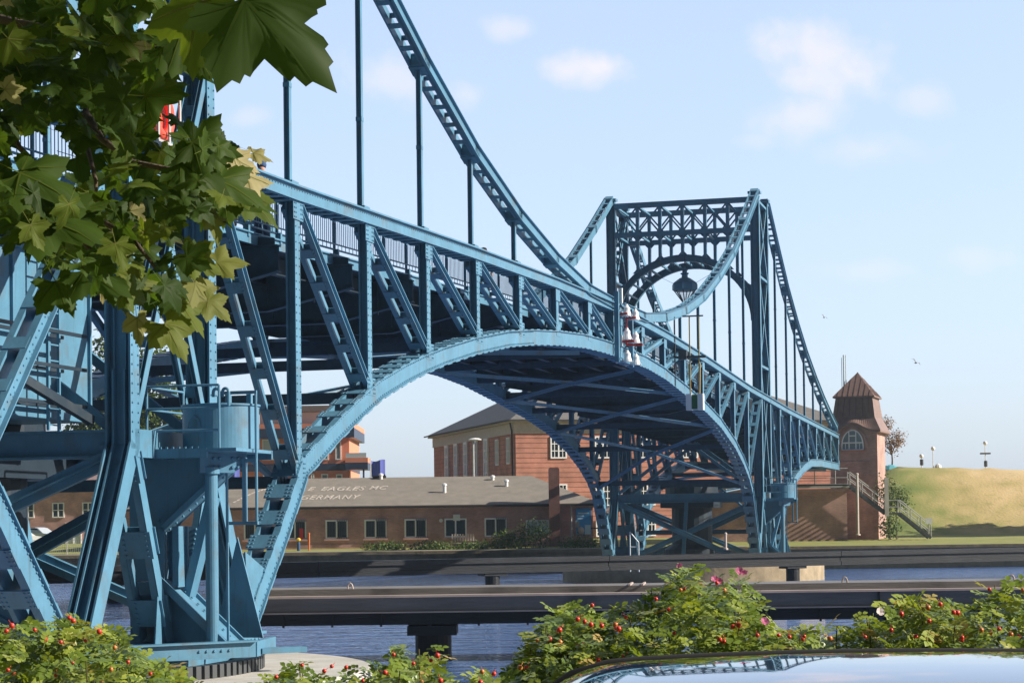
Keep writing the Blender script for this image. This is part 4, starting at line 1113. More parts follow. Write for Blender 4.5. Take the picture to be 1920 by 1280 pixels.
m = MB(); m.box(((ox(480)+ox(620))/2, 6, (oz(770)+oz(794))/2), (ox(620)-ox(480), 8, oz(770)-oz(794))); m.build('penthouse', 'glass_rail', ob)
m = MB(); m.box(((ox(470)+ox(635))/2, 6, oz(764)), (ox(635)-ox(470), 10, .6)); m.build('penthouse_roof', 'grey_tile', ob)
for a, b, c, d in ((489, 521, 822, 861), (626, 637, 827, 862), (605, 613, 850, 862), (580, 586, 887, 905), (599, 612, 888, 905), (627, 639, 889, 905), (490, 523, 887, 905), (560, 575, 827, 861)):
    window(ob, ((ox(a)+ox(b))/2, -.04, (oz(c)+oz(d))/2), ox(b)-ox(a), oz(c)-oz(d), glass='glass_rail' if a in (489, 490) else 'window_dim', cross=False, trans=False, fw=.12)

# --- brick house at the far left with gables
lh = thing('brick_house', 'dark red brick house with gabled roof at the far left behind the bridge foot', 'building', (-53.5, 205.0, 2.3))
m = MB(); m.box((3.5, 5, 2.9), (22, 10, 5.8)); m.prism([(-4.6, -.05, 5.8), (.4, -.05, 5.8), (-2.1, -.05, 7.9)], (0, 8, 0)); m.build('wall', 'brick_dark', lh)
m = MB(); m.add([(-8, -.6, 5.75), (15, -.6, 5.75), (15, 10.6, 5.75), (-8, 10.6, 5.75), (-8, 5, 7.4), (15, 5, 7.4)], [(0, 1, 5, 4), (2, 3, 4, 5), (1, 2, 5), (3, 0, 4), (3, 2, 1, 0)])
m.prism([(-5.0, -.3, 5.75), (-2.1, -.3, 8.15), (-2.1, -.3, 8.3), (-5.3, -.3, 5.75)], (0, 6, 0)); m.prism([(.8, -.3, 5.75), (-2.1, -.3, 8.15), (-2.1, -.3, 8.3), (1.1, -.3, 5.75)], (0, 6, 0)); m.build('roof', 'copper_brown', lh)
for x in (-4, -1, 2, 5, 8, 11): window(lh, (x, -.04, 3.6), 1.2, 1.5, depth=.12)
for x in (3.5, 9.5): window(lh, (x, -.04, 1.2), 1.6, 2.2, depth=.12, glass='glass_rail')
for x, c in ((-6, 'orange_wall'), (13, 'orange_wall')):
    m = MB(); m.box((x, -.02, 2.4), (1.2, .06, 4.8)); m.build('pier', c, lh)

# --- gatehouse at the far bridge end
gh = thing('gatehouse', 'small brick gatehouse with steep brown roof and arched window at the far bridge end', 'building', (26.05, 157.0, 2.3), R(-19)); gh.scale = (.9, 1, 1)
hw = 1.95
m = MB(); m.box((0, 2.0, 4.4), (2*hw, 4.0, 8.8)); m.box((-1.7, 1.2, 2.4), (.5, 3.4, 4.8))
for s_ in (-1, 1): m.box((s_*(hw-.1), .0, 4.3), (.3, .16, 8.6))
m.box((0, -.02, 5.9), (2.7, .1, .18))
arc = [(-1.45+.0, -.12, 6.4)]
for i in range(25):
    a = math.pi*i/24
    x0_, z0_ = 1.08*math.cos(a)-.05, 7.0+1.42*math.sin(a)
    x1_, z1_ = 1.25*math.cos(a)-.05, 7.0+1.62*math.sin(a)
    if i:
        m.prism([(px0, -.1, pz0), (x0_, -.1, z0_), (x1_, -.1, z1_), (px1, -.1, pz1)], (0, .14, 0))
    px0, pz0, px1, pz1 = x0_, z0_, x1_, z1_
m.prism([(-hw, -.06, 5.1), (0, -.06, 4.62), (0, -.06, 4.5), (-hw, -.06, 4.95)], (0, .1, 0)); m.prism([(hw, -.06, 5.3), (0, -.06, 4.62), (0, -.06, 4.5), (hw, -.06, 5.15)], (0, .1, 0))
m.box((0.05, -.05, 2.3), (.14, .14, 4.5))
m.build('wall', 'brick_tower', gh)
m = MB()
ee = 2.35
# eyebrow eave over the window, front
n = 24
low = []
for i in range(n+1):
    x = -ee+2*ee*i/n; bump = .62*math.exp(-(x/1.05)**2)
    low.append((x, 8.35+bump))
fr = [(x, -.42-.1*0, z) for x, z in low]
zs2 = 11.0
for i in range(n):
    (xa, za), (xb, zb) = low[i], low[i+1]
    ta, tb = (xa/ee)*1.55, (xb/ee)*1.55
    ma, mb = (xa/ee)*1.80, (xb/ee)*1.80
    m.add([(xa, -.45, za), (xb, -.45, zb), (mb, .05, max(9.35, zb+.25)), (ma, .05, max(9.35, za+.25))], [(0, 1, 2, 3)])
    m.add([(ma, .05, max(9.35, za+.25)), (mb, .05, max(9.35, zb+.25)), (tb, .40, zs2), (ta, .40, zs2)], [(0, 1, 2, 3)])
    m.add([(xa, -.45, za-.14), (xb, -.45, zb-.14), (xb, -.45, zb), (xa, -.45, za)], [(0, 1, 2, 3)]); m.add([(xa, -.45, za-.14), (xb, -.45, zb-.14), (xb, .05, zb-.14), (xa, .05, za-.14)], [(3, 2, 1, 0)])
for s_ in (-1, 1):
    m.add([(s_*ee, -.45, 8.35), (s_*ee, 4.4, 8.35), (s_*1.8, 4.0, 9.35), (s_*1.8, .05, 9.35)], [(0, 1, 2, 3)]); m.add([(s_*1.8, .05, 9.35), (s_*1.8, 4.0, 9.35), (s_*1.55, 3.6, zs2), (s_*1.55, .40, zs2)], [(0, 1, 2, 3)])
    m.add([(s_*ee, -.45, 8.2), (s_*ee, 4.4, 8.2), (s_*ee, 4.4, 8.35), (s_*ee, -.45, 8.35)], [(0, 1, 2, 3)]); m.add([(s_*ee, -.45, 8.2), (s_*ee, 4.4, 8.2), (s_*1.9, 4.4, 8.2), (s_*1.9, -.45, 8.2)], [(0, 1, 2, 3)])
m.add([(-ee, 4.4, 8.35), (ee, 4.4, 8.35), (1.8, 4.0, 9.35), (-1.8, 4.0, 9.35)], [(0, 1, 2, 3)]); m.add([(-1.8, 4, 9.35), (1.8, 4, 9.35), (1.55, 3.6, zs2), (-1.55, 3.6, zs2)], [(0, 1, 2, 3)])
e2 = 1.78
m.add([(-e2, .15, 11.0), (e2, .15, 11.0), (e2, 3.85, 11.0), (-e2, 3.85, 11.0), (0.05, 2.0, 12.95), (-e2, .15, 10.9), (e2, .15, 10.9), (e2, 3.85, 10.9), (-e2, 3.85, 10.9)], [(0, 1, 4), (1, 2, 4), (2, 3, 4), (3, 0, 4), (8, 7, 6, 5), (5, 6, 1, 0), (6, 7, 2, 1), (7, 8, 3, 2), (8, 5, 0, 3)])
m.build('roof', 'copper_brown', gh)
m = MB()
for f in (-1.35, -.9, -.45, .0, .45, .9, 1.35):
    kk = 1-abs(f)/1.78
    m.bar((f, .14, 11.01), (f+.03*kk, .15+1.85*kk, 11.01+1.94*kk), .03, .03, (1, 0, 0)); m.bar((1.79, 2.0+f, 11.01), (1.79-1.74*kk, 2.0+f, 11.01+1.94*kk), .03, .03, (0, 1, 0))
for f in (-.8, -.5, -.2, .12, .45, .78):
    m.bar((f*1.8, .02, 9.45), (f*1.55, .37, 10.98), .03, .03, (1, 0, 0))
m.build('roof_seam', 'seam', gh)
# arched window
f = MB(); fw = .09
for i in range(21):
    a = math.pi*i/20
    a0, b0, a1, b1 = 1.10*math.cos(a), .38+1.35*math.sin(a), .99*math.cos(a), .38+1.24*math.sin(a)
    if i: f.prism([(q0, -.06, q1), (a0, -.06, b0), (a1, -.06, b1), (q2, -.06, q3)], (0, .1, 0))
    q0, q1, q2, q3 = a0, b0, a1, b1
f.box((-1.05, 0, .19), (.1, .1, .4)); f.box((1.05, 0, .19), (.1, .1, .4)); f.box((0, -.01, .03), (2.2, .14, .12))
f.box((-.34, -.01, .82), (.1, .1, 1.6)); f.box((.34, -.01, .82), (.1, .1, 1.6)); f.box((0, -.015, .62), (2.0, .1, .1)); f.box((0, -.012, 1.2), (.66, .1, .1)); f.box((-.7, -.01, .3), (.05, .1, .5)); f.box((.7, -.01, .3), (.05, .1, .5))
wo = f.build('window', 'frame_white', gh); wo.location = (-.1, -.03, 6.85); wo.scale = (.86, 1, .92)
g = MB(); pts_ = [(1.04*math.cos(math.pi*i/20), -.01, .38+1.3*math.sin(math.pi*i/20)) for i in range(21)]+[(-1.04, -.01, 0), (1.04, -.01, 0)]
g.prism(pts_, (0, .02, 0)); g.build('pane', 'window_dim', wo)
m = MB(); m.box((0, -.05, -.05), (2.5, .3, .12)); m.build('sill', 'brick_orange', wo)
m = MB(); m.tube([(-1.05, 1.6, 11.2), (-1.05, 1.6, 14.3)], .07, 8); m.tube([(-1.25, 1.7, 11.2), (-1.25, 1.7, 14.1)], .03, 6); m.tube([(-.9, 1.7, 11.6), (-.9, 1.7, 14.3)], .05, 6); m.build('aerial', 'pale_steel', gh)

# abutment wall with shadows of the bridge on it
ab = thing('abutment_wall', 'broad brick abutment wall under the far bridge end, beside the gatehouse', 'wall', (23.0, 154.8, 2.1))
m = MB(); m.box((-3.4, 3, 1.95), (11.0, 6, 3.9)); m.build('wall', 'brick_wall', ab)
m = MB(); m.box((-3.4, 2.8, 3.98), (11.3, 6.4, .22)); m.build('coping', 'brick_dark', ab)
m = MB(); m.box((-3.4, -.2, 4.35), (11.6, .9, .1)); m.box((-3.4, -.62, 4.3), (11.6, .06, .3)); m.build('walkway', 'galvanised', ab)
m = MB()
for x in np.arange(-6.6, 2.5, 1.55): m.tube([(x, -.6, 4.3), (x, -.6, 5.6)], .035, 6)
for z in (4.9, 5.6): m.tube([(-6.6, -.6, z), (2.1, -.6, z)], .03, 6)
m.build('handrail', 'galvanised', ab)
# two-flight outdoor stair
st = thing('outdoor_stair', 'grey metal stair in two flights down the grass bank beside the gatehouse', 'stairs', (25.1, 153.9, 2.3))
m = MB()
fl = [((0, 0, 4.1), (2.75, 0, 1.95)), ((3.75, 0, 1.95), (6.0, 0, .1))]
for (a, b) in fl:
    for yy in (-.5, .5): m.bar((a[0], yy, a[2]), (b[0], yy, b[2]), .06, .22)
m.box((3.25, 0, 1.95), (1.15, 1.1, .12))
m.build('stringer', 'dark_metal', st)
m = MB()
for (a, b) in fl:
    n = 10
    for i in range(n+1):
        f_ = i/n; m.box((a[0]+(b[0]-a[0])*f_, 0, a[2]+(b[2]-a[2])*f_+.08), (.24, .98, .04))
m.build('tread', 'galvanised', st)
m = MB()
for (a, b) in fl:
    for yy in (-.5, .5):
        for h_ in (.5, 1.0): m.tube([(a[0], yy, a[2]+h_), (b[0], yy, b[2]+h_)], .03, 6)
        for i in range(4):
            f_ = i/3; x = a[0]+(b[0]-a[0])*f_; z = a[2]+(b[2]-a[2])*f_; m.tube([(x, yy, z), (x, yy, z+1.0)], .035, 6)
for h_ in (.5, 1.0):
    for yy in (-.5, .5): m.tube([(2.75, yy, 1.95+h_), (3.75, yy, 1.95+h_)], .03, 6)
m.build('handrail', 'galvanised', st)
m = MB(); m.box((2.72, -.62, 3.2), (.30, .14, 2.9)); m.build('support_panel', 'concrete', st)
def post_obj(name, label, cat, px, py0, py1, Y, r, mt):
    a = at(px, py0, Y); b = at(px, py1, Y); m = MB(); m.tube([(0, 0, 0), (0, 0, b.z-a.z)], r, 8); m.lathe((0, 0, b.z-a.z-.05), [(r*1.3, 0), (r*1.3, .08), (r*.3, .12)], 8); m.lathe((0, 0, 0), [(r*2, 0), (r*2, .08), (r, .1)], 8)
    o = m.build(name, mt); o.location = a; return tag(o, label, cat)
post_obj('steel_post', 'tall pale post standing before the brick abutment wall', 'post', 1609, 1003, 888, 152.5, .09, 'sandstone')
sg_ = thing('notice_board', 'small white notice board on the grass at the foot of the stair', 'sign', at(1742, 1000, 151.5))
m = MB(); m.box((0, 0, .95), (.5, .04, .42)); m.build('board', 'white_paint', sg_)
m = MB(); m.tube([(0, .05, 0), (0, .05, 1.1)], .03, 6); m.build('post', 'galvanised', sg_)

# globe lamps on the dike
def globe_lamp(px, py, h, label, arm=False, bin_=False):
    p_ = at(px, py, 186); zz = zdike(p_.x, 186); r_ = thing('globe_lamp', label, 'street lamp', (p_.x, 186, zz-.1), 0, 'globe lamps on the dike')
    m = MB(); m.tube([(0, 0, 0), (0, 0, h)], [.05, .035], 8); m.build('pole', 'white_paint', r_)
    m = MB(); m.lathe((0, 0, h), [(.03, 0), (.15, .05), (.2, .19), (.15, .33), (.03, .38)], 12); m.build('globe', 'lamp_white', r_, smooth=True)
    if arm: m = MB(); m.box((0, 0, h-.75), (.95, .12, .14)); m.build('crossbar', 'bark', r_)
    if bin_: m = MB(); m.lathe((0, -.1, .3), [(.12, 0), (.16, .05), (.16, .5), (.1, .55)], 10); m.build('box', 'dark_metal', r_)
    return r_
globe_lamp(1728, 877, .95, 'shortest white globe lamp on the dike, nearest the gatehouse', bin_=True)
globe_lamp(1750, 878, 1.65, 'middle white globe lamp on the dike beside a white boulder')
globe_lamp(1848, 880, 2.25, 'tallest white globe lamp on the dike, with a brown crossbar', arm=True, bin_=True)
p_ = at(1759, 878, 186); m = MB(); m.lathe((0, 0, 0), [(.32, 0), (.34, .12), (.26, .3), (.1, .42), (.02, .45)], 9); o = m.build('boulder', 'white_paint'); o.location = (p_.x, 186, zdike(p_.x, 186)-.05); tag(o, 'small white lump beside the middle globe lamp on the dike', 'boulder')
p_ = at(1670, 878, 190); m = MB(); m.lathe((0, 0, 0), [(1.1, 0), (1.05, .3), (.6, .62), (.05, .75)], 10); o = m.build('tarpaulin', 'teal_sheet'); o.location = (p_.x, 190, zdike(p_.x, 190)-.1); tag(o, 'turquoise covered hump on the dike beside the gatehouse roof', 'tarpaulin')
# street lamp by the brick block
a = at(888, 905, 165); b = at(888, 824, 165)
r_ = thing('street_lamp', 'tall pale street lamp in front of the brick block', 'street lamp', (a.x, 165, 2.2))
m = MB(); m.tube([(0, 0, 0), (0, 0, b.z-2.2)], [.11, .08], 8); m.build('pole', 'galvanised', r_)
m = MB(); m.lathe((.15, 0, b.z-2.25), [(.5, 0), (.55, .06), (.35, .16), (.05, .2)], 12); m.build('lamp_head', 'white_paint', r_)
# flags
for px, py, Y, lab in ((703, 882, 190, 'blue flag on a pole right of the orange building'), (430, 895, 190, 'blue flag glimpsed between the bridge column and the foot')):
    a = at(px, py, Y); r_ = thing('flag', lab, 'flag', (a.x, Y, 2.3))
    m = MB(); m.tube([(-.4, 0, 0), (-.4, 0, a.z-1.2)], .05, 6); m.build('pole', 'white_paint', r_)
    m = MB()
    for i in range(7):
        x = -.38+i*.22; y = .12*math.sin(i*1.3); zt_ = a.z-1.45; m.v += [(x, y, zt_-1.45), (x, y, zt_-.1*math.sin(i*.9)+.1), (x, y+.02, zt_-1.45), (x, y+.02, zt_-.1*math.sin(i*.9)+.1)]
    for i in range(6):
        q = 4*i; m.f += [(q, q+4, q+5, q+1), (q+2, q+3, q+7, q+6), (q+1, q+5, q+7, q+3), (q, q+2, q+6, q+4)]
    m.f += [(0, 1, 3, 2), (24, 26, 27, 25)]
    m.build('cloth', 'flag_blue', r_)
# little things on the far quay
post_obj('orange_post', 'thin orange post before the clubhouse wall', 'post', 580, 1040, 1000, 146, .05, 'orange_post')
bo = thing('bollard', 'yellow topped dark bollard on the far quay', 'bollard', (at(560, 1040, 146).x, 146, 2.05))
m = MB(); m.lathe((0, 0, 0), [(.12, 0), (.12, .6), (.08, .66), (.08, .75)], 10); m.build('post', 'cloth_navy', bo)
m = MB(); m.lathe((0, 0, .74), [(.1, 0), (.16, .06), (.16, .16), (.05, .24)], 10); m.build('cap', 'yellow_paint', bo)
gr = thing('quay_rail', 'pale short guard rail on the pier edge under the far tower', 'railing', (at(1182, 1030, 107.5).x, 107.9, 1.15))
m = MB()
for x in (0, .45): m.tube([(x, 0, 0), (x, 0, 2.1 if x == 0 else 1.55)], .04, 6)
m.tube([(0, 0, 2.1), (.45, 0, 1.55)], .035, 6); m.tube([(0, 0, 1.3), (.45, 0, 1.3)], .03, 6)
m.build('rail', 'pale_steel', gr)
post_obj('orange_topped_post', 'thin grey post with an orange top in front of the far tower base', 'post', 1361, 1030, 1000, 108, .06, 'sandstone')
bn = thing('wooden_bench', 'pale slatted bench before the fifth clubhouse window', 'bench', (at(868, 1040, 148).x, 148.2, 2.05))
m = MB()
for i in range(9): m.box((-.75+i*.19, 0, .85), (.1, .04, .5))
m.build('backrest', 'sandstone', bn)
m = MB(); m.box((0, -.3, .45), (1.8, .5, .06)); m.build('seat', 'sandstone', bn)
for x in (-.8, .8):
    m = MB(); m.box((x, -.25, .22), (.08, .45, .44)); m.build('leg', 'sandstone', bn)
# parked cars at far left
def car(loc, rz, label, paint, L_=4.3, group=None):
    r_ = thing('parked_car', label, 'car', loc, rz, group)
    prof = [(-L_/2, .45), (-L_/2+.05, .8), (-L_/2+.6, .92), (-L_/2+1.15, 1.0), (-L_/2+1.75, 1.42), (-.1, 1.47), (.7, 1.40), (1.25, 1.0), (L_/2-.15, .86), (L_/2, .62), (L_/2-.02, .35), (-L_/2+.05, .3)]
    m = MB(); w = .86; N_ = len(prof)
    for y, sc in ((-w, .9), (-w*.97, 1), (w*.97, 1), (w, .9)):
        for x, z in prof:
            yy = y*(1 if z < 1.02 else .8); m.v.append((x*(1 if sc == 1 else .985), yy, z))
    for j in range(3):
        for i in range(N_): m.f.append((j*N_+i, j*N_+(i+1) % N_, (j+1)*N_+(i+1) % N_, (j+1)*N_+i))
    m.f += [tuple(range(N_-1, -1, -1)), tuple(range(3*N_, 4*N_))]
    m.build('body', paint, r_)
    for s_ in (-1, 1):
        m = MB(); m.prism([(-L_/2+1.3, s_*.80, 1.02), (-L_/2+1.8, s_*.705, 1.38), (.62, s_*.705, 1.36), (1.05, s_*.80, 1.02)], (0, s_*.03, 0)); m.build('side_window', 'car_glass', r_)
    m = MB(); m.prism([(1.3, -.6, 1.02), (1.3, .6, 1.02), (.78, .6, 1.38), (.78, -.6, 1.38)], (.03, 0, .02)); m.build('windscreen', 'car_glass', r_)
    for x in (-L_/2+.85, L_/2-.85):
        for y in (-.78, .78):
            m = MB(); m.lathe((x, y-.1, .32), [(.1, 0), (.32, .0), (.33, .1), (.32, .2), (.1, .2)], 16, axis=Matrix.Rotation(R(-90), 3, 'X')); w_ = m.build('wheel', 'tyre', r_)
            m = MB(); m.lathe((x, y-.12, .32), [(.02, 0), (.2, .0), (.2, .24), (.02, .24)], 10, axis=Matrix.Rotation(R(-90), 3, 'X')); m.build('rim', 'car_silver', w_)
    for y in (-.6, .6):
        m = MB(); m.box((L_/2-.06, y, .7), (.1, .3, .14)); m.build('headlight', 'glass_rail', r_)
    return r_
pc = at(72, 1022, 166); car((pc.x, 166, 2.6), R(160), 'silver blue parked car behind the bridge foot at far left', 'car_silver')
pc = at(40, 1030, 158); car((pc.x, 158, 2.4), R(200), 'white parked car nearer the water at far left', 'car_white')
fn = thing('mesh_fence', 'low grey mesh fence along the far quay at far left', 'fence', (-33.5, 144.5, 2.0))
m = MB()
for x in np.arange(-6, 6.1, 2.0): m.tube([(x, 0, 0), (x, 0, 1.15)], .04, 6)
m.build('fence_posts', 'galvanised', fn)
m = MB()
for x in np.arange(-6, 6, .14): m.bar((x, 0, .08), (x, 0, 1.05), .015, .015)
for z in (.08, .55, 1.08): m.bar((-6, .03, z), (6, .03, z), .03, .03)
m.build('mesh_panel', 'galvanised', fn)

# gulls
for px, py, Y, lab in ((1717, 680, 120, 'larger gull gliding in the sky right of the gatehouse roof'), (1545, 595, 160, 'tiny distant bird in the sky above the gatehouse')):
    m = MB(); m.lathe((0, 0, 0), [(.01, -.22), (.07, -.08), (.08, .08), (.03, .22)], 8, axis=Matrix.Rotation(R(80), 3, 'Y'))
    for s_ in (-1, 1): m.add([(.05, 0, .03), (-.08, 0, .03), (-.12, s_*.32, .18), (.06, s_*.32, .2), (-.1, s_*.62, .1), (.05, 0, .05), (-.08, 0, .05), (-.12, s_*.32, .2), (.06, s_*.32, .22)], [(0, 1, 2, 3), (3, 2, 4), (5, 8, 7, 6), (8, 4, 7)])
    o = m.build('gull', 'gull'); o.location = at(px, py, Y); o.rotation_euler = (R(35), 0, R(50)); o.scale = (.62, .62, .62); tag(o, lab, 'bird')

# ------------------------------------------------------------------ vegetation
def rot_rand(up=None):
    q_ = rng.normal(size=4); q_ /= np.linalg.norm(q_)
    w, x, y, z = q_
    return np.array([[1-2*(y*y+z*z), 2*(x*y-z*w), 2*(x*z+y*w)], [2*(x*y+z*w), 1-2*(x*x+z*z), 2*(y*z-x*w)], [2*(x*z-y*w), 2*(y*z+x*w), 1-2*(x*x+y*y)]])
def frame_from(nrm, tip):
    n_ = nrm/np.linalg.norm(nrm); t_ = tip-n_*np.dot(tip, n_); t_ /= (np.linalg.norm(t_)+1e-9); b_ = np.cross(n_, t_)
    return np.stack([b_, t_, n_], 1)         # columns: x=width, y=length, z=normal
class Leaves:
    def __init__(s): s.V = []; s.F = []; s.T = []; s.n = 0
    def put(s, tv, tf, pos, M, size, tint, nf=None):
        s.V.append(tv*size @ M.T + pos); s.F += [tuple(i+s.n for i in f) for f in tf]; s.T += [tint]*len(tf) if nf is None else [tint]*nf+[min(.86, tint+.3)]*(len(tf)-nf); s.n += len(tv)
    def build(s, name, m, parent):
        me = bpy.data.meshes.new(name); me.from_pydata(np.concatenate(s.V).tolist(), [], s.F); me.update()
        at_ = me.attributes.new('tint', 'FLOAT', 'FACE'); at_.data.foreach_set('value', s.T)
        me.polygons.foreach_set('use_smooth', [True]*len(me.polygons))
        me.materials.append(MATS[m]); o = bpy.data.objects.new(name, me); COL.objects.link(o)
        if parent is not None: o.parent = parent
        return o
# plane leaf template: five pointed toothed lobes, petiole at origin, tip along +y
def plane_leaf(seed):
    r_ = np.random.default_rng(seed)
    lobes = [(-112, .60), (-57, .88), (0, 1.0), (57, .88), (112, .60)]
    out_ = []
    for i, (a, L_) in enumerate(lobes):
        L2 = L_*(1+r_.normal()*.06); a2 = a+r_.normal()*4
        for da, f in ((-22, .68), (-19, .74), (-15, .73), (-12, .83), (-7, .83), (0, 1.0), (7, .83), (12, .83), (15, .73), (19, .74), (22, .68)):
            out_.append((a2+da*(1.0 if L_ > .5 else 1.15), L2*f))
        if i < 4:
            nx = lobes[i+1][0]; out_.append(((a+nx)/2, .53*(1 if i in (1, 2) else .95)))
    pts_ = [(math.sin(R(a))*r*.95, math.cos(R(a))*r+.12) for a, r in out_]
    ring = np.array([(x, y, 0) for x, y in pts_]); n = len(ring)
    c0 = np.array([0, .12, 0])
    r1, r2 = c0+(ring-c0)*.72, c0+(ring-c0)*.38
    V_ = np.concatenate([ring, r1, r2, c0[None]])
    x, y = V_[:, 0], V_[:, 1]
    cup = r_.uniform(-.25, .35)
    V_[:, 2] = -.22*np.abs(x)*cup+cup*.35*x*x - r_.uniform(.1, .55)*np.maximum(y-.2, 0)**2 + .045*np.sin(7*x+r_.uniform(0, 6))*np.abs(y) + .03*np.sin(11*y+r_.uniform(0, 6))
    rr_ = np.hypot(x, y-.12); th_ = np.arctan2(x, y-.12)
    V_[:, 2] -= .10*rr_*np.abs(np.sin(th_*3.15))*r_.uniform(.5, 1.2)
    V_[:n, 2] += r_.normal(size=n)*.012
    # petiole
    pv = np.array([[-.012, .12, -.004], [.012, .12, -.004], [.01, -.45, .10], [-.01, -.45, .10]])
    F_ = []
    for i in range(n-1): F_ += [(i, i+1, n+i+1, n+i), (n+i, n+i+1, 2*n+i+1, 2*n+i), (2*n+i, 2*n+i+1, 3*n)]
    nf = len(F_)
    b = len(V_); F_.append((b, b+1, b+2, b+3)); VV = [V_, pv]; nb = b+4
    tips_ = [4+12*i for i in range(5)]                 # veins run along each lobe on both faces
    for k in tips_:
        line = [V_[3*n], V_[2*n+k], V_[n+k], V_[k]]
        for dz in (.006, -.006):
            st = []
            for j, q in enumerate(line):
                w = (.016, .012, .008, .002)[j]; d = line[-1]-line[0]; sd = np.array([d[1], -d[0], 0]); sd = sd/(np.linalg.norm(sd)+1e-9)*w
                st += [q-sd+np.array([0, 0, dz]), q+sd+np.array([0, 0, dz])]
            VV.append(np.array(st)); F_ += [(nb+2*j, nb+2*j+1, nb+2*j+3, nb+2*j+2) for j in range(3)]; nb += 8
    return np.concatenate(VV), F_, nf
PLT = [plane_leaf(i) for i in range(8)]

pt = thing('plane_tree', 'plane tree whose lobed green leaves hang into the upper left corner', 'tree', (-3.6, 4.6, 1.9))
o0 = np.array([-3.6, 4.6, 1.9])
LV = Leaves(); TB = MB()
def branch(pts_, r0, r1):
    n = len(pts_); TB.tube([Vector(p)-Vector(o0) for p in pts_], [r0+(r1-r0)*i/(n-1) for i in range(n)], 7)
TR = MB(); TR.tube([(0, 0, 0), (.05, 0, 1.5), (.0, .05, 3.2), (.15, .1, 5.5), (.2, .0, 8.5)], [.28, .22, .19, .16, .08], 12); TR.build('trunk', 'bark', pt, smooth=True)
toCam = lambda p_: np.array([0, 0, CZ])-p_
# outline (photo columns/rows) of the hanging spray, used as the silhouette of the leaf volume
def spray(px, py):
    lim = [(-80, 430), (0, 450), (60, 475), (130, 520), (200, 560), (260, 590), (320, 580), (360, 500), (400, 440), (440, 360), (458, 280)]
    for (a, b), (c, d) in zip(lim, lim[1:]):
        if a <= px <= c: return py < b+(d-b)*(px-a)/(c-a)
    return False
gaps = [(296, 215, 40, 58), (60, 250, 60, 26), (100, 300, 80, 55), (20, 110, 18, 14), (285, 330, 20, 30), (330, 235, 30, 40), (415, 250, 50, 20), (80, 200, 22, 12), (160, 110, 14, 10), (195, 430, 22, 14), (60, 455, 30, 16), (225, 130, 22, 26), (130, 190, 16, 12), (260, 330, 25, 22), (180, 300, 16, 40), (205, 345, 40, 26), (40, 215, 25, 16), (440, 90, 60, 200), (460, 215, 70, 70), (240, 60, 22, 50), (345, 100, 12, 60), (150, 480, 30, 25), (120, 20, 14, 10), (95, 150, 12, 10), (30, 500, 60, 60), (440, 420, 40, 40), (235, 270, 16, 24), (30, 290, 60, 40), (355, 430, 40, 30), (300, 480, 40, 40)]
cnt = 0
tries = 0
while cnt < 500 and tries < 14000:
    tries += 1
    px = rng.uniform(-70, 458); py = rng.uniform(-60, 625)
    if not spray(px, py+20): continue
    if py < 245 and px > 330: continue
    if any(((px-a)/c)**2+((py-b)/d)**2 < 1 for a, b, c, d in gaps) and rng.random() < .93: continue
    Y = rng.uniform(3.7, 5.6)
    pos = np.array(at(px, py, Y))
    sz = rng.uniform(.046, .080)*(Y/4.6)
    tc_ = toCam(pos); tc_ /= np.linalg.norm(tc_)
    nrm = np.array([rng.normal()*.55, -.65+rng.normal()*.5, .5+rng.normal()*.45])
    tip = np.array([.55+rng.normal()*.7, rng.normal()*.4, -.65+rng.normal()*.5])
    tv, tf, nf_ = PLT[rng.integers(8)]
    tn = rng.random()**1.6*.78
    if rng.random() < .05: tn = rng.uniform(.86, 1)
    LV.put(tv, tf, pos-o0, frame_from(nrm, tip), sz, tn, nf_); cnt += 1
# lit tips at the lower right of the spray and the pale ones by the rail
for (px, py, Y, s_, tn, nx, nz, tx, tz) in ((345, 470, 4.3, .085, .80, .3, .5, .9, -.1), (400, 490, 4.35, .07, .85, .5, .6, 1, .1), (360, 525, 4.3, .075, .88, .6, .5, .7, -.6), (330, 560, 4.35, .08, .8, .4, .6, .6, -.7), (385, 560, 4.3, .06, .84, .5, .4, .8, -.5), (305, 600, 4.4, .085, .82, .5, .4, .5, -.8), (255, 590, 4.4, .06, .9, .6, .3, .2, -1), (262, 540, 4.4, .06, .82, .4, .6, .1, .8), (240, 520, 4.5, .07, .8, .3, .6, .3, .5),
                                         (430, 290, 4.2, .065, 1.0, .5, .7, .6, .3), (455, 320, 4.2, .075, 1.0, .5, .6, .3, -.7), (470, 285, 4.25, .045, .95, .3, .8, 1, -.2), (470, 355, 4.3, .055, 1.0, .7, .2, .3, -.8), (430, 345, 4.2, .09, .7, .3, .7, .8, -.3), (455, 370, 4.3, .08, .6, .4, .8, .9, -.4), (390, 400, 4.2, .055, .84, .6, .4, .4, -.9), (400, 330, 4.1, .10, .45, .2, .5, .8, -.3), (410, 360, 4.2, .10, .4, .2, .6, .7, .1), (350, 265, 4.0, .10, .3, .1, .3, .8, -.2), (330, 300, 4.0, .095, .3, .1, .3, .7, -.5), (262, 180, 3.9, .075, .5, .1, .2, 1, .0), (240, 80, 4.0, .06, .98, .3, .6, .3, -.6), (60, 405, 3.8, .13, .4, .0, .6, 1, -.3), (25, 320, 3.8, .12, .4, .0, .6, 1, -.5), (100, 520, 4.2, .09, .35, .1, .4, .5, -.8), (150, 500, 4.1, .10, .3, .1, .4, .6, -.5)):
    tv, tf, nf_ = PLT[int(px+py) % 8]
    LV.put(tv, tf, np.array(at(px, py, Y))-o0, frame_from(np.array([nx+rng.normal()*.12, -.7, nz]), np.array([tx, rng.normal()*.2, tz])), s_*1.05, tn, nf_)
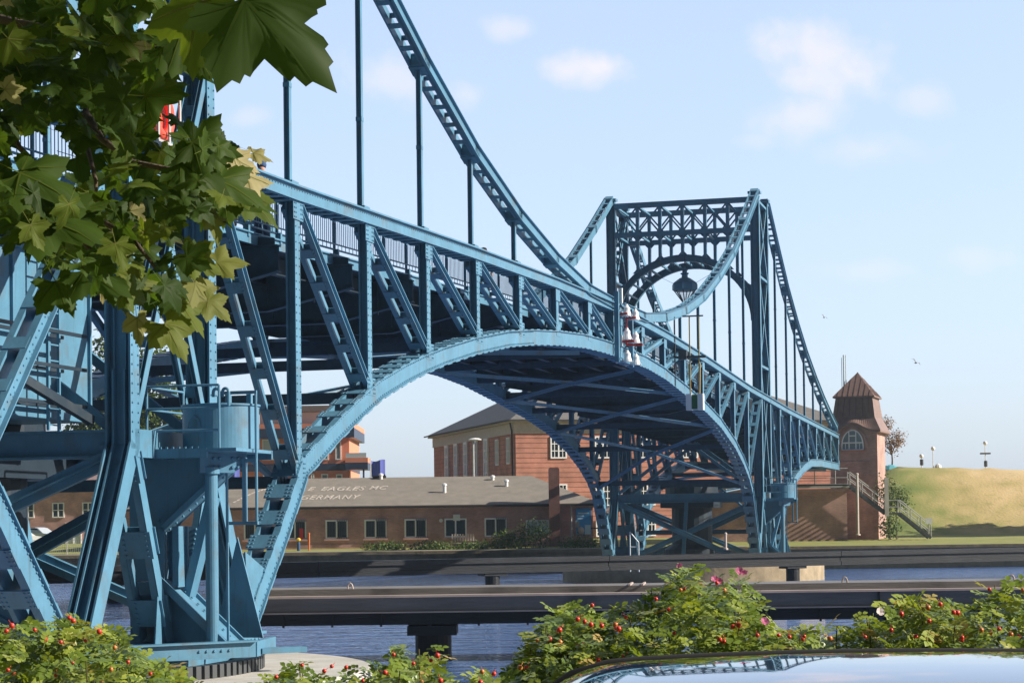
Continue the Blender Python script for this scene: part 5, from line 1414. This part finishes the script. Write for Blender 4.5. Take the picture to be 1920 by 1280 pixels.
# large leaf close to the lens, and its neighbours
for (px, py, Y, s_, tn, nx, nz, tx, tz, k_) in ((440, -18, 2.6, .150, .12, .05, .2, .69, -.72, 1), (385, -15, 2.8, .112, .62, -.2, .2, -.12, -1, 3), (330, 60, 3.2, .09, .4, .2, .3, .5, -.6, 5), (300, 80, 3.2, .08, .35, 0, .4, .6, -.5, 6)):
    tv, tf, nf_ = PLT[k_]
    LV.put(tv, tf, np.array(at(px, py, Y))-o0, frame_from(np.array([nx, -.85, nz]), np.array([tx, .1, tz])), s_, tn, nf_)
# twigs
def tw(pl, r0=.008, r1=.003): branch([np.array(at(a, b, Y)) for a, b, Y in pl], r0, r1)
tw([(-120, 10, 4.8), (40, 45, 4.6), (120, 62, 4.5), (200, 100, 4.4), (250, 110, 4.35), (320, 135, 4.2)], .012, .004)
tw([(-120, 190, 4.9), (0, 240, 4.8), (60, 300, 4.7), (110, 350, 4.6), (170, 400, 4.6)], .01, .003)
tw([(160, 210, 4.5), (190, 260, 4.4), (250, 305, 4.3), (330, 320, 4.2), (440, 330, 4.2), (470, 345, 4.2)], .009, .003)
tw([(165, 280, 4.6), (180, 340, 4.5), (182, 390, 4.5)], .006, .003)
tw([(120, 400, 4.5), (170, 470, 4.4), (200, 525, 4.4), (245, 570, 4.4)], .008, .003)
tw([(170, 400, 4.4), (255, 455, 4.3), (290, 500, 4.3), (330, 512, 4.3)], .006, .003)
tw([(0, 180, 4.6), (30, 260, 4.6), (70, 340, 4.5)], .006, .003)
branch([o0+np.array([.1, .05, 4.4]), np.array([-2.8, 4.7, 5.4]), np.array(at(-120, 10, 4.8))], .07, .012); branch([o0+np.array([.05, .05, 3.2]), np.array(at(-350, 120, 4.95)), np.array(at(-120, 190, 4.9))], .05, .01)
# the crown overhead and to the right of the camera's left corner (out of the frame): shades the spray
cc = 0
while cc < 2700:
    x = rng.uniform(-4.5, 4.6); y = rng.uniform(2.0, 6.0); z = rng.uniform(4.3, 8.2)
    if z < 3.5+.262*y*1.04+.16: continue
    if z-.55*x < 4.70: continue
    if ((x-.0)/4.8)**2+((z-5.6)/2.6)**2+((y-4.8)/3.1)**2 > 1.1: continue
    tv, tf, nf_ = PLT[rng.integers(8)]
    LV.put(tv, tf, np.array([x, y, z])-o0, frame_from(np.array([.5+rng.normal()*.5, rng.normal()*.5, .7+rng.normal()*.4]), np.array([rng.normal(), rng.normal(), -.3])), rng.uniform(.10, .14), rng.random()*.75, nf_); cc += 1
for tgt in ((2.6, 5, 6.6), (1.2, 3.6, 6.2), (.5, 6.4, 6.3), (-1.5, 4.4, 5.9)):
    branch([o0+np.array([.15, .1, 4.9]), np.array([-1.6, 4.6, 6.4]), np.array(tgt)], .08, .015)
LV.build('foliage', 'plane_leaf', pt)
TB.build('branches', 'bark', pt, smooth=True)

# --- rose bushes
ovals = []
def leaflet():
    V_ = np.array([(0, 0, 0), (-.30, .28, .07), (-.34, .6, .06), (0, 1.0, -.08), (.34, .6, .06), (.30, .28, .07), (0, .33, 0), (0, .66, 0)])
    return V_, [(0, 6, 1), (1, 6, 7, 2), (2, 7, 3), (0, 5, 6), (6, 5, 4, 7), (7, 4, 3)]
LT = leaflet()
def compound():
    Vs, Fs, n = [], [], 0
    L_ = [(0, 1.0, 0, 1.0), (.5, .72, 1, .95), (-.5, .72, -1, .95), (.5, .36, 1, .9), (-.5, .36, -1, .9), (.42, .08, 1, .75), (-.42, .08, -1, .75)]
    for i, (xo, yo, sd, sc) in enumerate(L_):
        V_ = LT[0]*np.array([.62, .62, .62])*sc
        a = -sd*R(58) if sd else 0
        c_, s_ = math.cos(a), math.sin(a)
        Rm = np.array([[c_, -s_, 0], [s_, c_, 0], [0, 0, 1]])
        V_ = V_ @ Rm.T + np.array([sd*.05, yo, -.10*yo*yo+.0])
        V_[:, 2] += -.05*abs(sd)+rng.normal()*.05
        Vs.append(V_); Fs += [tuple(k+n for k in f) for f in LT[1]]; n += 8
    Vs.append(np.array([(-.02, -.4, 0), (.02, -.4, 0), (.012, 1.0, -.1), (-.012, 1.0, -.1)])); Fs.append((n, n+1, n+2, n+3))
    return np.concatenate(Vs), Fs
CMP = [compound() for _ in range(6)]
hip_me = None
def make_hip_mesh(name, mt):
    m = MB(); m.lathe((0, 0, 0), [(.003, -.012), (.010, -.010), (.0135, -.002), (.0125, .006), (.007, .011), (.003, .013)], 10); 
    for k in range(5):
        a = 2*math.pi*k/5; m.add([(.003*math.cos(a+.5), .003*math.sin(a+.5), -.011), (.003*math.cos(a-.5), .003*math.sin(a-.5), -.011), (.012*math.cos(a), .012*math.sin(a), -.026)], [(0, 1, 2)])
    m.tube([(0, 0, .012), (.002, 0, .035)], .0015, 5)
    o = m.build(name, mt, None, smooth=True); me = o.data; bpy.data.objects.remove(o); return me
HIP = [make_hip_mesh('rose_hip', 'rose_hip'), make_hip_mesh('rose_hip', 'rose_hip_orange')]
def flower_mesh(mt):
    m = MB()
    for k in range(5):
        a = 2*math.pi*k/5; c_, s_ = math.cos(a), math.sin(a)
        pts_ = [(0, 0, 0), (.014, .012, .006), (.030, .016, .014), (.036, 0, .012), (.030, -.016, .014), (.014, -.012, .006)]
        m.add([(x*c_-y*s_, x*s_+y*c_, z+rng.normal()*.002) for x, y, z in pts_], [(0, 1, 2, 3, 4, 5)])
    o = m.build('rose_flower', mt); me = o.data; bpy.data.objects.remove(o); return me
FLW = [flower_mesh('petal_pink'), flower_mesh('petal_pale')]

def rose_bush(prof, Y, label, hips, flowers, dens=1.0, ybase=1300, dark=0.0):
    """prof: silhouette (photo columns, rows) the shrub reaches at its real distance Y"""
    W3 = [at(px, py, Y) for px, py in prof]
    xs = [w.x for w in W3]; zs = [w.z for w in W3]
    cx = (xs[0]+xs[-1])/2
    loc = np.array([cx, Y, 1.9])
    r_ = thing('rose_bush', label, 'shrub', tuple(loc), 0, 'wild rose bushes along the bank')
    def top(x): return float(np.interp(x, xs, zs))
    L2 = Leaves(); ST = MB()
    width = xs[-1]-xs[0]; zmin = at(960, ybase, Y).z
    area = sum((top(x)-zmin)*width/40 for x in np.linspace(xs[0], xs[-1], 40))
    n = int(area*12500*dens)
    dep = .55
    tips = []
    # shoots standing up along the silhouette
    for i in range(max(6, int(width*34))):
        x = rng.uniform(xs[0]+.02, xs[-1]-.02); y = rng.normal()*dep*.45; zt_ = top(x)-abs(rng.normal())*.07-abs(y)*.1
        bx_ = cx+(x-cx)*.55; b0 = (bx_-cx, y*.3, 0); t0 = (x-cx, y, zt_-1.9)
        mid = ((b0[0]+t0[0])/2+rng.normal()*.04, (b0[1]+t0[1])/2+rng.normal()*.04, t0[2]*.6)
        ST.tube([b0, mid, t0], [.008, .005, .002], 5); tips.append(np.array([x, Y+y, zt_]))
    for t_ in tips:
        k = rng.integers(6, 11)
        for j in range(k):
            f = j/k; pos = t_+np.array([rng.normal()*.02, rng.normal()*.02, -f*.24])
            a = j*2.4+rng.normal()*.3; tip = np.array([math.cos(a), math.sin(a), .35-.4*f])
            if pos[2] > top(min(max(pos[0], xs[0]), xs[-1]))+.02: continue
            tv, tf = CMP[rng.integers(6)]
            L2.put(tv, tf, pos-loc, frame_from(np.array([rng.normal()*.3, rng.normal()*.3-.2, 1.0]), tip), rng.uniform(.032, .05), min(1, max(0, rng.beta(2, 2.6)+(.06 if f < .3 else -.05)+(.3 if rng.random() < .03 else 0)-dark)))
    for i in range(n):
        x = rng.uniform(xs[0]-.02, xs[-1]+.02); tz = top(min(max(x, xs[0]), xs[-1]))
        dz = rng.random()**1.05*(tz-zmin+.05)
        y = rng.normal()*dep*.5; z = tz-dz-.02-abs(y)*.12
        # clumpy: drop leaves where a coarse pattern is empty, so shaded gaps open up
        cl_ = math.sin(x*17+z*9)+math.sin(z*23-x*7+y*11)+math.sin(x*31+y*19)
        if cl_ < -.55 and rng.random() < .85: continue
        edge = min(x-xs[0], xs[-1]-x)
        pos = np.array([x, Y+y, z])
        tip = np.array([rng.normal()*.8+np.sign(x-cx)*.15, rng.normal()*.8-.3, rng.normal()*.45+.1])
        tv, tf = CMP[rng.integers(6)]
        L2.put(tv, tf, pos-loc, frame_from(np.array([rng.normal()*.45+.1, rng.normal()*.45-.3, .9]), tip), rng.uniform(.032, .05), min(1, max(0, rng.beta(2, 2.8)+(.35 if rng.random() < .04 else 0)-dark)))
    L2.build('foliage', 'rose_leaf', r_); ST.build('stems', 'rose_stem', r_)
    for (px, py) in hips:
        p_ = at(px, py, Y-.30-rng.random()*.12)
        o = bpy.data.objects.new('rose_hip', HIP[1 if rng.random() < .2 else 0]); COL.objects.link(o); o.parent = r_
        o.location = Vector(p_)-Vector(loc); o.rotation_euler = (R(rng.uniform(-60, 60)), R(rng.uniform(-60, 60)), rng.uniform(0, 6)); s_ = rng.uniform(.42, .68)*Y/6.8; o.scale = (s_, s_, s_)
    for (px, py, k_) in flowers:
        p_ = at(px, py, Y-.3); o = bpy.data.objects.new('rose_flower', FLW[k_]); COL.objects.link(o); o.parent = r_
        o.location = Vector(p_)-Vector(loc); o.rotation_euler = (R(60+rng.uniform(-20, 20)), R(rng.uniform(-30, 30)), 0); s_ = rng.uniform(.3, .42); o.scale = (s_, s_, s_)
    return r_
rose_bush([(-90, 1170), (-40, 1160), (0, 1165), (40, 1150), (85, 1150), (130, 1142), (165, 1150), (215, 1175), (245, 1205), (270, 1220), (300, 1235), (325, 1262), (340, 1290)], 6.8,
          'leafy rose bush full of red hips at the left, before the bridge foot',
          [(22, 1172), (12, 1182), (82, 1196), (88, 1200), (130, 1157), (137, 1163), (114, 1203), (160, 1200), (65, 1180), (186, 1183), (215, 1213), (135, 1242), (208, 1254), (282, 1262), (15, 1255), (105, 1265), (190, 1278), (26, 1262), (240, 1240)], [], 1.0, 1330)
rose_bush([(470, 1275), (505, 1262), (535, 1240), (565, 1232), (600, 1245), (640, 1240), (680, 1232), (705, 1238), (720, 1262)], 6.4,
          'low rose bush in front of the pale pier edge', [(518, 1268), (608, 1257), (649, 1250), (622, 1248), (566, 1246), (680, 1275)], [], 1.0, 1330)
rose_bush([(700, 1285), (712, 1245), (728, 1215), (736, 1190), (750, 1186), (756, 1215), (775, 1212), (783, 1196), (800, 1200), (820, 1212), (840, 1230), (850, 1262), (855, 1290)], 6.3,
          'upright rose shoots before the thick post of the near guide walkway', [(738, 1226), (775, 1243), (820, 1228), (808, 1237), (722, 1260), (826, 1275), (790, 1276)], [], 1.1, 1330)
rose_bush([(868, 1285), (880, 1255), (905, 1240), (910, 1232), (930, 1246), (955, 1270), (970, 1290)], 6.5,
          'smallest rose bush, alone in front of open water', [(904, 1258), (901, 1278), (926, 1262)], [], 1.0, 1330)
rose_bush([(960, 1290), (970, 1240), (990, 1190), (1010, 1172), (1030, 1132), (1060, 1126), (1090, 1124), (1120, 1140), (1150, 1130), (1185, 1128), (1210, 1105), (1235, 1098), (1255, 1085), (1265, 1058), (1290, 1040), (1312, 1050), (1322, 1075), (1345, 1082), (1362, 1070), (1385, 1062), (1402, 1072), (1412, 1110), (1432, 1128), (1442, 1150), (1460, 1170)], 7.2,
          'largest rose bush, tallest in the middle, with pink flowers at its top',
          [(1110, 1134), (1083, 1160), (1096, 1164), (1108, 1170), (1128, 1172), (1049, 1180), (1154, 1170), (1155, 1177), (1160, 1178), (1173, 1156), (1031, 1197), (1007, 1200), (1050, 1203), (1083, 1209), (1094, 1207), (1122, 1236), (1121, 1242), (1170, 1230), (1177, 1234), (975, 1251), (987, 1250), (1234, 1234), (1254, 1142), (1264, 1186), (1350, 1198), (1358, 1202), (1276, 1105), (1284, 1103), (1344, 1092), (1346, 1195), (1374, 1174), (1385, 1171), (1230, 1122), (1358, 1106)], [(1275, 1061, 0), (1386, 1070, 0), (1396, 1074, 0), (1340, 1086, 0), (1348, 1090, 0)], 1.0, 1300)
rose_bush([(1435, 1230), (1450, 1172), (1475, 1160), (1500, 1165), (1530, 1170), (1555, 1155), (1572, 1162), (1580, 1182), (1600, 1195), (1612, 1230)], 7.0,
          'low rose bush in the dip between the two taller bushes at right', [(1420, 1190), (1505, 1197), (1508, 1192), (1556, 1196), (1480, 1193), (1460, 1190)], [(1434, 1165, 0)], 1.1, 1260)
rose_bush([(1590, 1230), (1600, 1170), (1620, 1148), (1640, 1140), (1665, 1150), (1688, 1108), (1712, 1104), (1730, 1112), (1752, 1106), (1775, 1104), (1790, 1122), (1800, 1150), (1815, 1220)], 6.9,
          'yellowish rose bush with one white bloom, right of the dip', [(1740, 1138), (1763, 1132), (1742, 1163), (1622, 1193), (1717, 1193), (1671, 1180), (1690, 1150)], [(1650, 1147, 1)], 1.1, 1250, -.14)
rose_bush([(1770, 1220), (1785, 1140), (1800, 1122), (1830, 1130), (1855, 1092), (1885, 1084), (1910, 1090), (1935, 1088), (1970, 1095), (2010, 1130), (2030, 1220)], 6.8,
          'dense rose bush at the right edge above the car roof', [(1788, 1147), (1795, 1148), (1855, 1104), (1858, 1186), (1873, 1178), (1895, 1188), (1910, 1192), (1804, 1194), (1803, 1198), (1918, 1106), (1840, 1180)], [], 1.1, 1250)

# --- shrubs and trees farther away
OVL = (np.array([(0, -.5, 0), (-.32, 0, .05), (0, .5, 0), (.32, 0, .05)]), [(0, 1, 2), (0, 2, 3)])
def clump(name, loc, blobs, leaf, n, mt, label, cat, group=None, trunk=None, parent_part='foliage'):
    r_ = thing(name, label, cat, loc, 0, group)
    L2 = Leaves(); ws = np.array([b[3]*b[4]*b[5] for b in blobs]); ws /= ws.sum()
    for i in range(n):
        b = blobs[rng.choice(len(blobs), p=ws)]
        v = rng.normal(size=3); v /= np.linalg.norm(v); rr = rng.random()**.4
        p_ = np.array(b[:3])+v*rr*np.array(b[3:6])
        p_ += rng.normal(size=3)*leaf*.8
        if p_[2] < 0.02: p_[2] = rng.random()*.1
        L2.put(OVL[0], OVL[1], p_, frame_from(v*.7+rng.normal(size=3)*.5+np.array([0, 0, .4]), rng.normal(size=3)), leaf*rng.uniform(.6, 1.4), min(1, max(0, rng.beta(2, 2)+rng.normal()*.1)))
    L2.build(parent_part if not trunk else 'crown', mt, r_)
    m = MB()
    if trunk:
        h, r = trunk; m.tube([(0, 0, -.2), (.05, 0, h*.5), (0, .05, h)], [r, r*.8, r*.5], 8)
        for b in blobs: m.tube([(0, .02, h*.7), ((b[0])*.5, b[1]*.5, (h*.7+b[2])/2), (b[0], b[1], b[2])], [r*.5, r*.35, r*.1], 6)
        m.build('trunk', 'bark', r_)
    else:
        for b in blobs: m.tube([(b[0]*.8, b[1]*.8, 0), (b[0], b[1], b[2])], [.05, .015], 5)
        m.build('stems', 'bark', r_)
    return r_
for a, b, top_, lab in ((680, 770, 1015, 'bright green low shrub left of the pale bench'), (770, 850, 1015, 'green shrub below the fourth clubhouse window'), (850, 935, 1016, 'yellowish shrub around the pale bench'), (925, 985, 990, 'mid green shrub left of the tall dark bush'), (965, 1035, 968, 'tall dark bush against the clubhouse chimney'), (1045, 1130, 1005, 'shady shrub right of the clubhouse chimney')):
    A_ = at(a, 1040, 145); B_ = at(b, 1040, 145); T_ = at((a+b)/2, top_, 145); w = (B_.x-A_.x)/2; h = T_.z-2.0
    clump('quay_shrub', ((A_.x+B_.x)/2, 145, 2.0), [(-w*.5, 0, h*.4, w*.6, .8, h*.5), (w*.45, .1, h*.42, w*.62, .8, h*.5), (0, .2, h*.55, w*.5, .7, h*.45)], .17, 900, 'shrub_leaf', lab, 'shrub', 'shrubs along the clubhouse')
pb = at(1690, 990, 154)
clump('stair_bush', (pb.x-.3, 155.6, 2.3), [(-.3, 0, 1.0, .9, .7, 1.0), (.3, .2, 3.0, 1.2, .8, 1.2), (-.4, .2, 3.6, .9, .7, 1.3)], .2, 1500, 'shrub_leaf', 'green climbing bush beside the gatehouse and the outdoor stair', 'shrub')
pa = at(1672, 878, 189)
clump('autumn_tree', (pa.x+.2, 190, zdike(pa.x, 190)-.1), [(0, 0, 2.6, .9, .8, .8), (-.9, 0, 3.6, 1.0, .9, .9), (.6, 0, 3.2, .8, .8, .8), (-.5, 0, 4.6, .8, .8, .7), (-1.2, 0, 2.6, .7, .7, .6)], .17, 2200, 'autumn_leaf', 'thin brownish autumn tree on the dike behind the gatehouse', 'tree', trunk=(2.4, .09))
pa = at(1505, 800, 200)
clump('autumn_tree', (pa.x, 200, 2.5), [(0, 0, 9.0, 1.2, 1, 1.4), (.8, 0, 10.2, 1.0, 1, 1.2), (-.8, 0, 9.0, .9, .9, 1)], .22, 1100, 'autumn_leaf', 'orange brown treetop showing over the far bridge chord left of the gatehouse', 'tree', trunk=(8.5, .2))
# trees behind the near tower
for px, Y, h, lab in ((285, 172, 17.5, 'yellow green tree seen between the near tower legs'), (205, 182, 20.0, 'taller green tree behind the near tower, left one')):
    p_ = at(px, 900, Y)
    clump('broad_tree', (p_.x, Y, 2.2), [(0, 0, h*.66, 3.0, 2.2, 3.4), (-1.9, 0, h*.5, 2.2, 2, 3.0), (1.9, .3, h*.52, 2.2, 2, 3.0), (.2, 0, h*.87, 2.0, 1.6, 2.2)], .42, 5200, 'shrub_leaf', lab, 'tree', 'trees behind the near tower', trunk=(h*.6, .22))
# tall trees right of the frame whose shadow lies on the dike
for x, y, h, lab in ((47.5, 161, 13.0, 'broad tree outside the right edge, nearer the water'), (54.5, 165, 14.5, 'broad tree outside the right edge, farther from the water')):
    clump('broad_tree', (x, y, 2.4), [(0, 0, h*.62, 3.4, 3.0, 2.8), (-2, .5, h*.5, 2.4, 2.2, 2.2), (2, 0, h*.52, 2.4, 2.4, 2.2)], .6, 3800, 'shrub_leaf', lab, 'tree', trunk=(h*.5, .25))

# ------------------------------------------------------------------ the dark car in the foreground
cr = thing('foreground_car', 'glossy dark car in the foreground, its curved roof mirroring the bridge', 'car', (1.28, 5.05, 1.9), R(0))
def zroof(x, y):
    d = -.33-x
    z = 1.274 - (.014*(d/.62)**2 if d > 0 else .010*(d/.62)**2) - .035*(y/.66)**2
    if d > .6: z -= .06*((d-.6)/.26)**3
    if d < -1.1: z -= .10*((-1.1-d)/.3)**2
    return z
m = MB(); nx, ny = 80, 40
for j in range(ny+1):
    y = -.64+1.28*j/ny
    for i in range(nx+1):
        x = -1.24+2.4*i/nx
        m.v.append((x, y, zroof(x, y)))
for j in range(ny):
    for i in range(nx):
        a = j*(nx+1)+i; m.f.append((a, a+1, a+nx+2, a+nx+1))
m.build('roof', 'car_paint', cr, smooth=True)
m = MB()
sec = [(-2.35, .62, .55), (-2.3, .80, .92), (-1.9, .84, .98), (-1.0, .86, .98), (.6, .87, .98), (1.6, .86, .96), (2.3, .82, .86), (2.45, .74, .7), (2.5, .6, .5)]
for x, w, z in sec:
    for y, zz in ((-w*.9, .22), (-w, .45), (-w, z-.14), (-w*.93, z), (w*.93, z), (w, z-.14), (w, .45), (w*.9, .22)): m.v.append((x, y, zz))
for i in range(len(sec)-1):
    for k in range(8): m.f.append((i*8+k, i*8+(k+1) % 8, (i+1)*8+(k+1) % 8, (i+1)*8+k))
m.f += [tuple(range(7, -1, -1)), tuple(8*(len(sec)-1)+k for k in range(8))]
m.build('body', 'car_paint', cr, smooth=False)
for s_ in (-1, 1):
    m = MB(); m.prism([(-1.75, s_*.80, .98), (-1.22, s_*.66, 1.16), (1.1, s_*.66, 1.22), (1.7, s_*.80, .98)], (0, s_*.02, 0)); m.build('side_window', 'car_glass', cr)
    m = MB(); m.tube([(-1.6, s_*.72, 1.0)]+[(x, s_*.648, zroof(x, .64)+.003) for x in np.linspace(-1.23, 1.15, 24)], .012, 8); m.build('roof_trim', 'car_chrome' if s_ < 0 else 'tyre', cr, smooth=True)
m = MB(); m.prism([(1.95, -.72, .97), (1.95, .72, .97), (1.17, .62, 1.24), (1.17, -.62, 1.24)], (.02, 0, .02)); m.build('windscreen', 'car_glass', cr)
m = MB(); m.prism([(-1.9, -.72, .97), (-1.9, .72, .97), (-1.245, .62, 1.15), (-1.245, -.62, 1.15)], (-.02, 0, .02)); m.build('rear_window', 'car_glass', cr)
for x in (-1.45, 1.45):
    for y in (-.80, .80):
        m = MB(); m.lathe((x, y-.1, .33), [(.12, 0), (.32, 0), (.33, .03), (.33, .17), (.32, .2), (.12, .2)], 24, axis=Matrix.Rotation(R(-90), 3, 'X')); w_ = m.build('wheel', 'tyre', cr)
        m = MB(); m.lathe((x, y-.11, .33), [(.02, 0), (.21, 0), (.21, .22), (.02, .22)], 16, axis=Matrix.Rotation(R(-90), 3, 'X')); m.build('rim', 'car_silver', w_)
for y in (-.6, .6):
    m = MB(); m.box((2.44, y, .66), (.1, .32, .14)); m.build('headlight', 'glass_rail', cr)
    m = MB(); m.box((-2.33, y, .76), (.1, .26, .16)); m.build('tail_light', 'red_paint', cr)
print('faces', sum(len(o.data.polygons) for o in bpy.data.objects if o.type == 'MESH'))
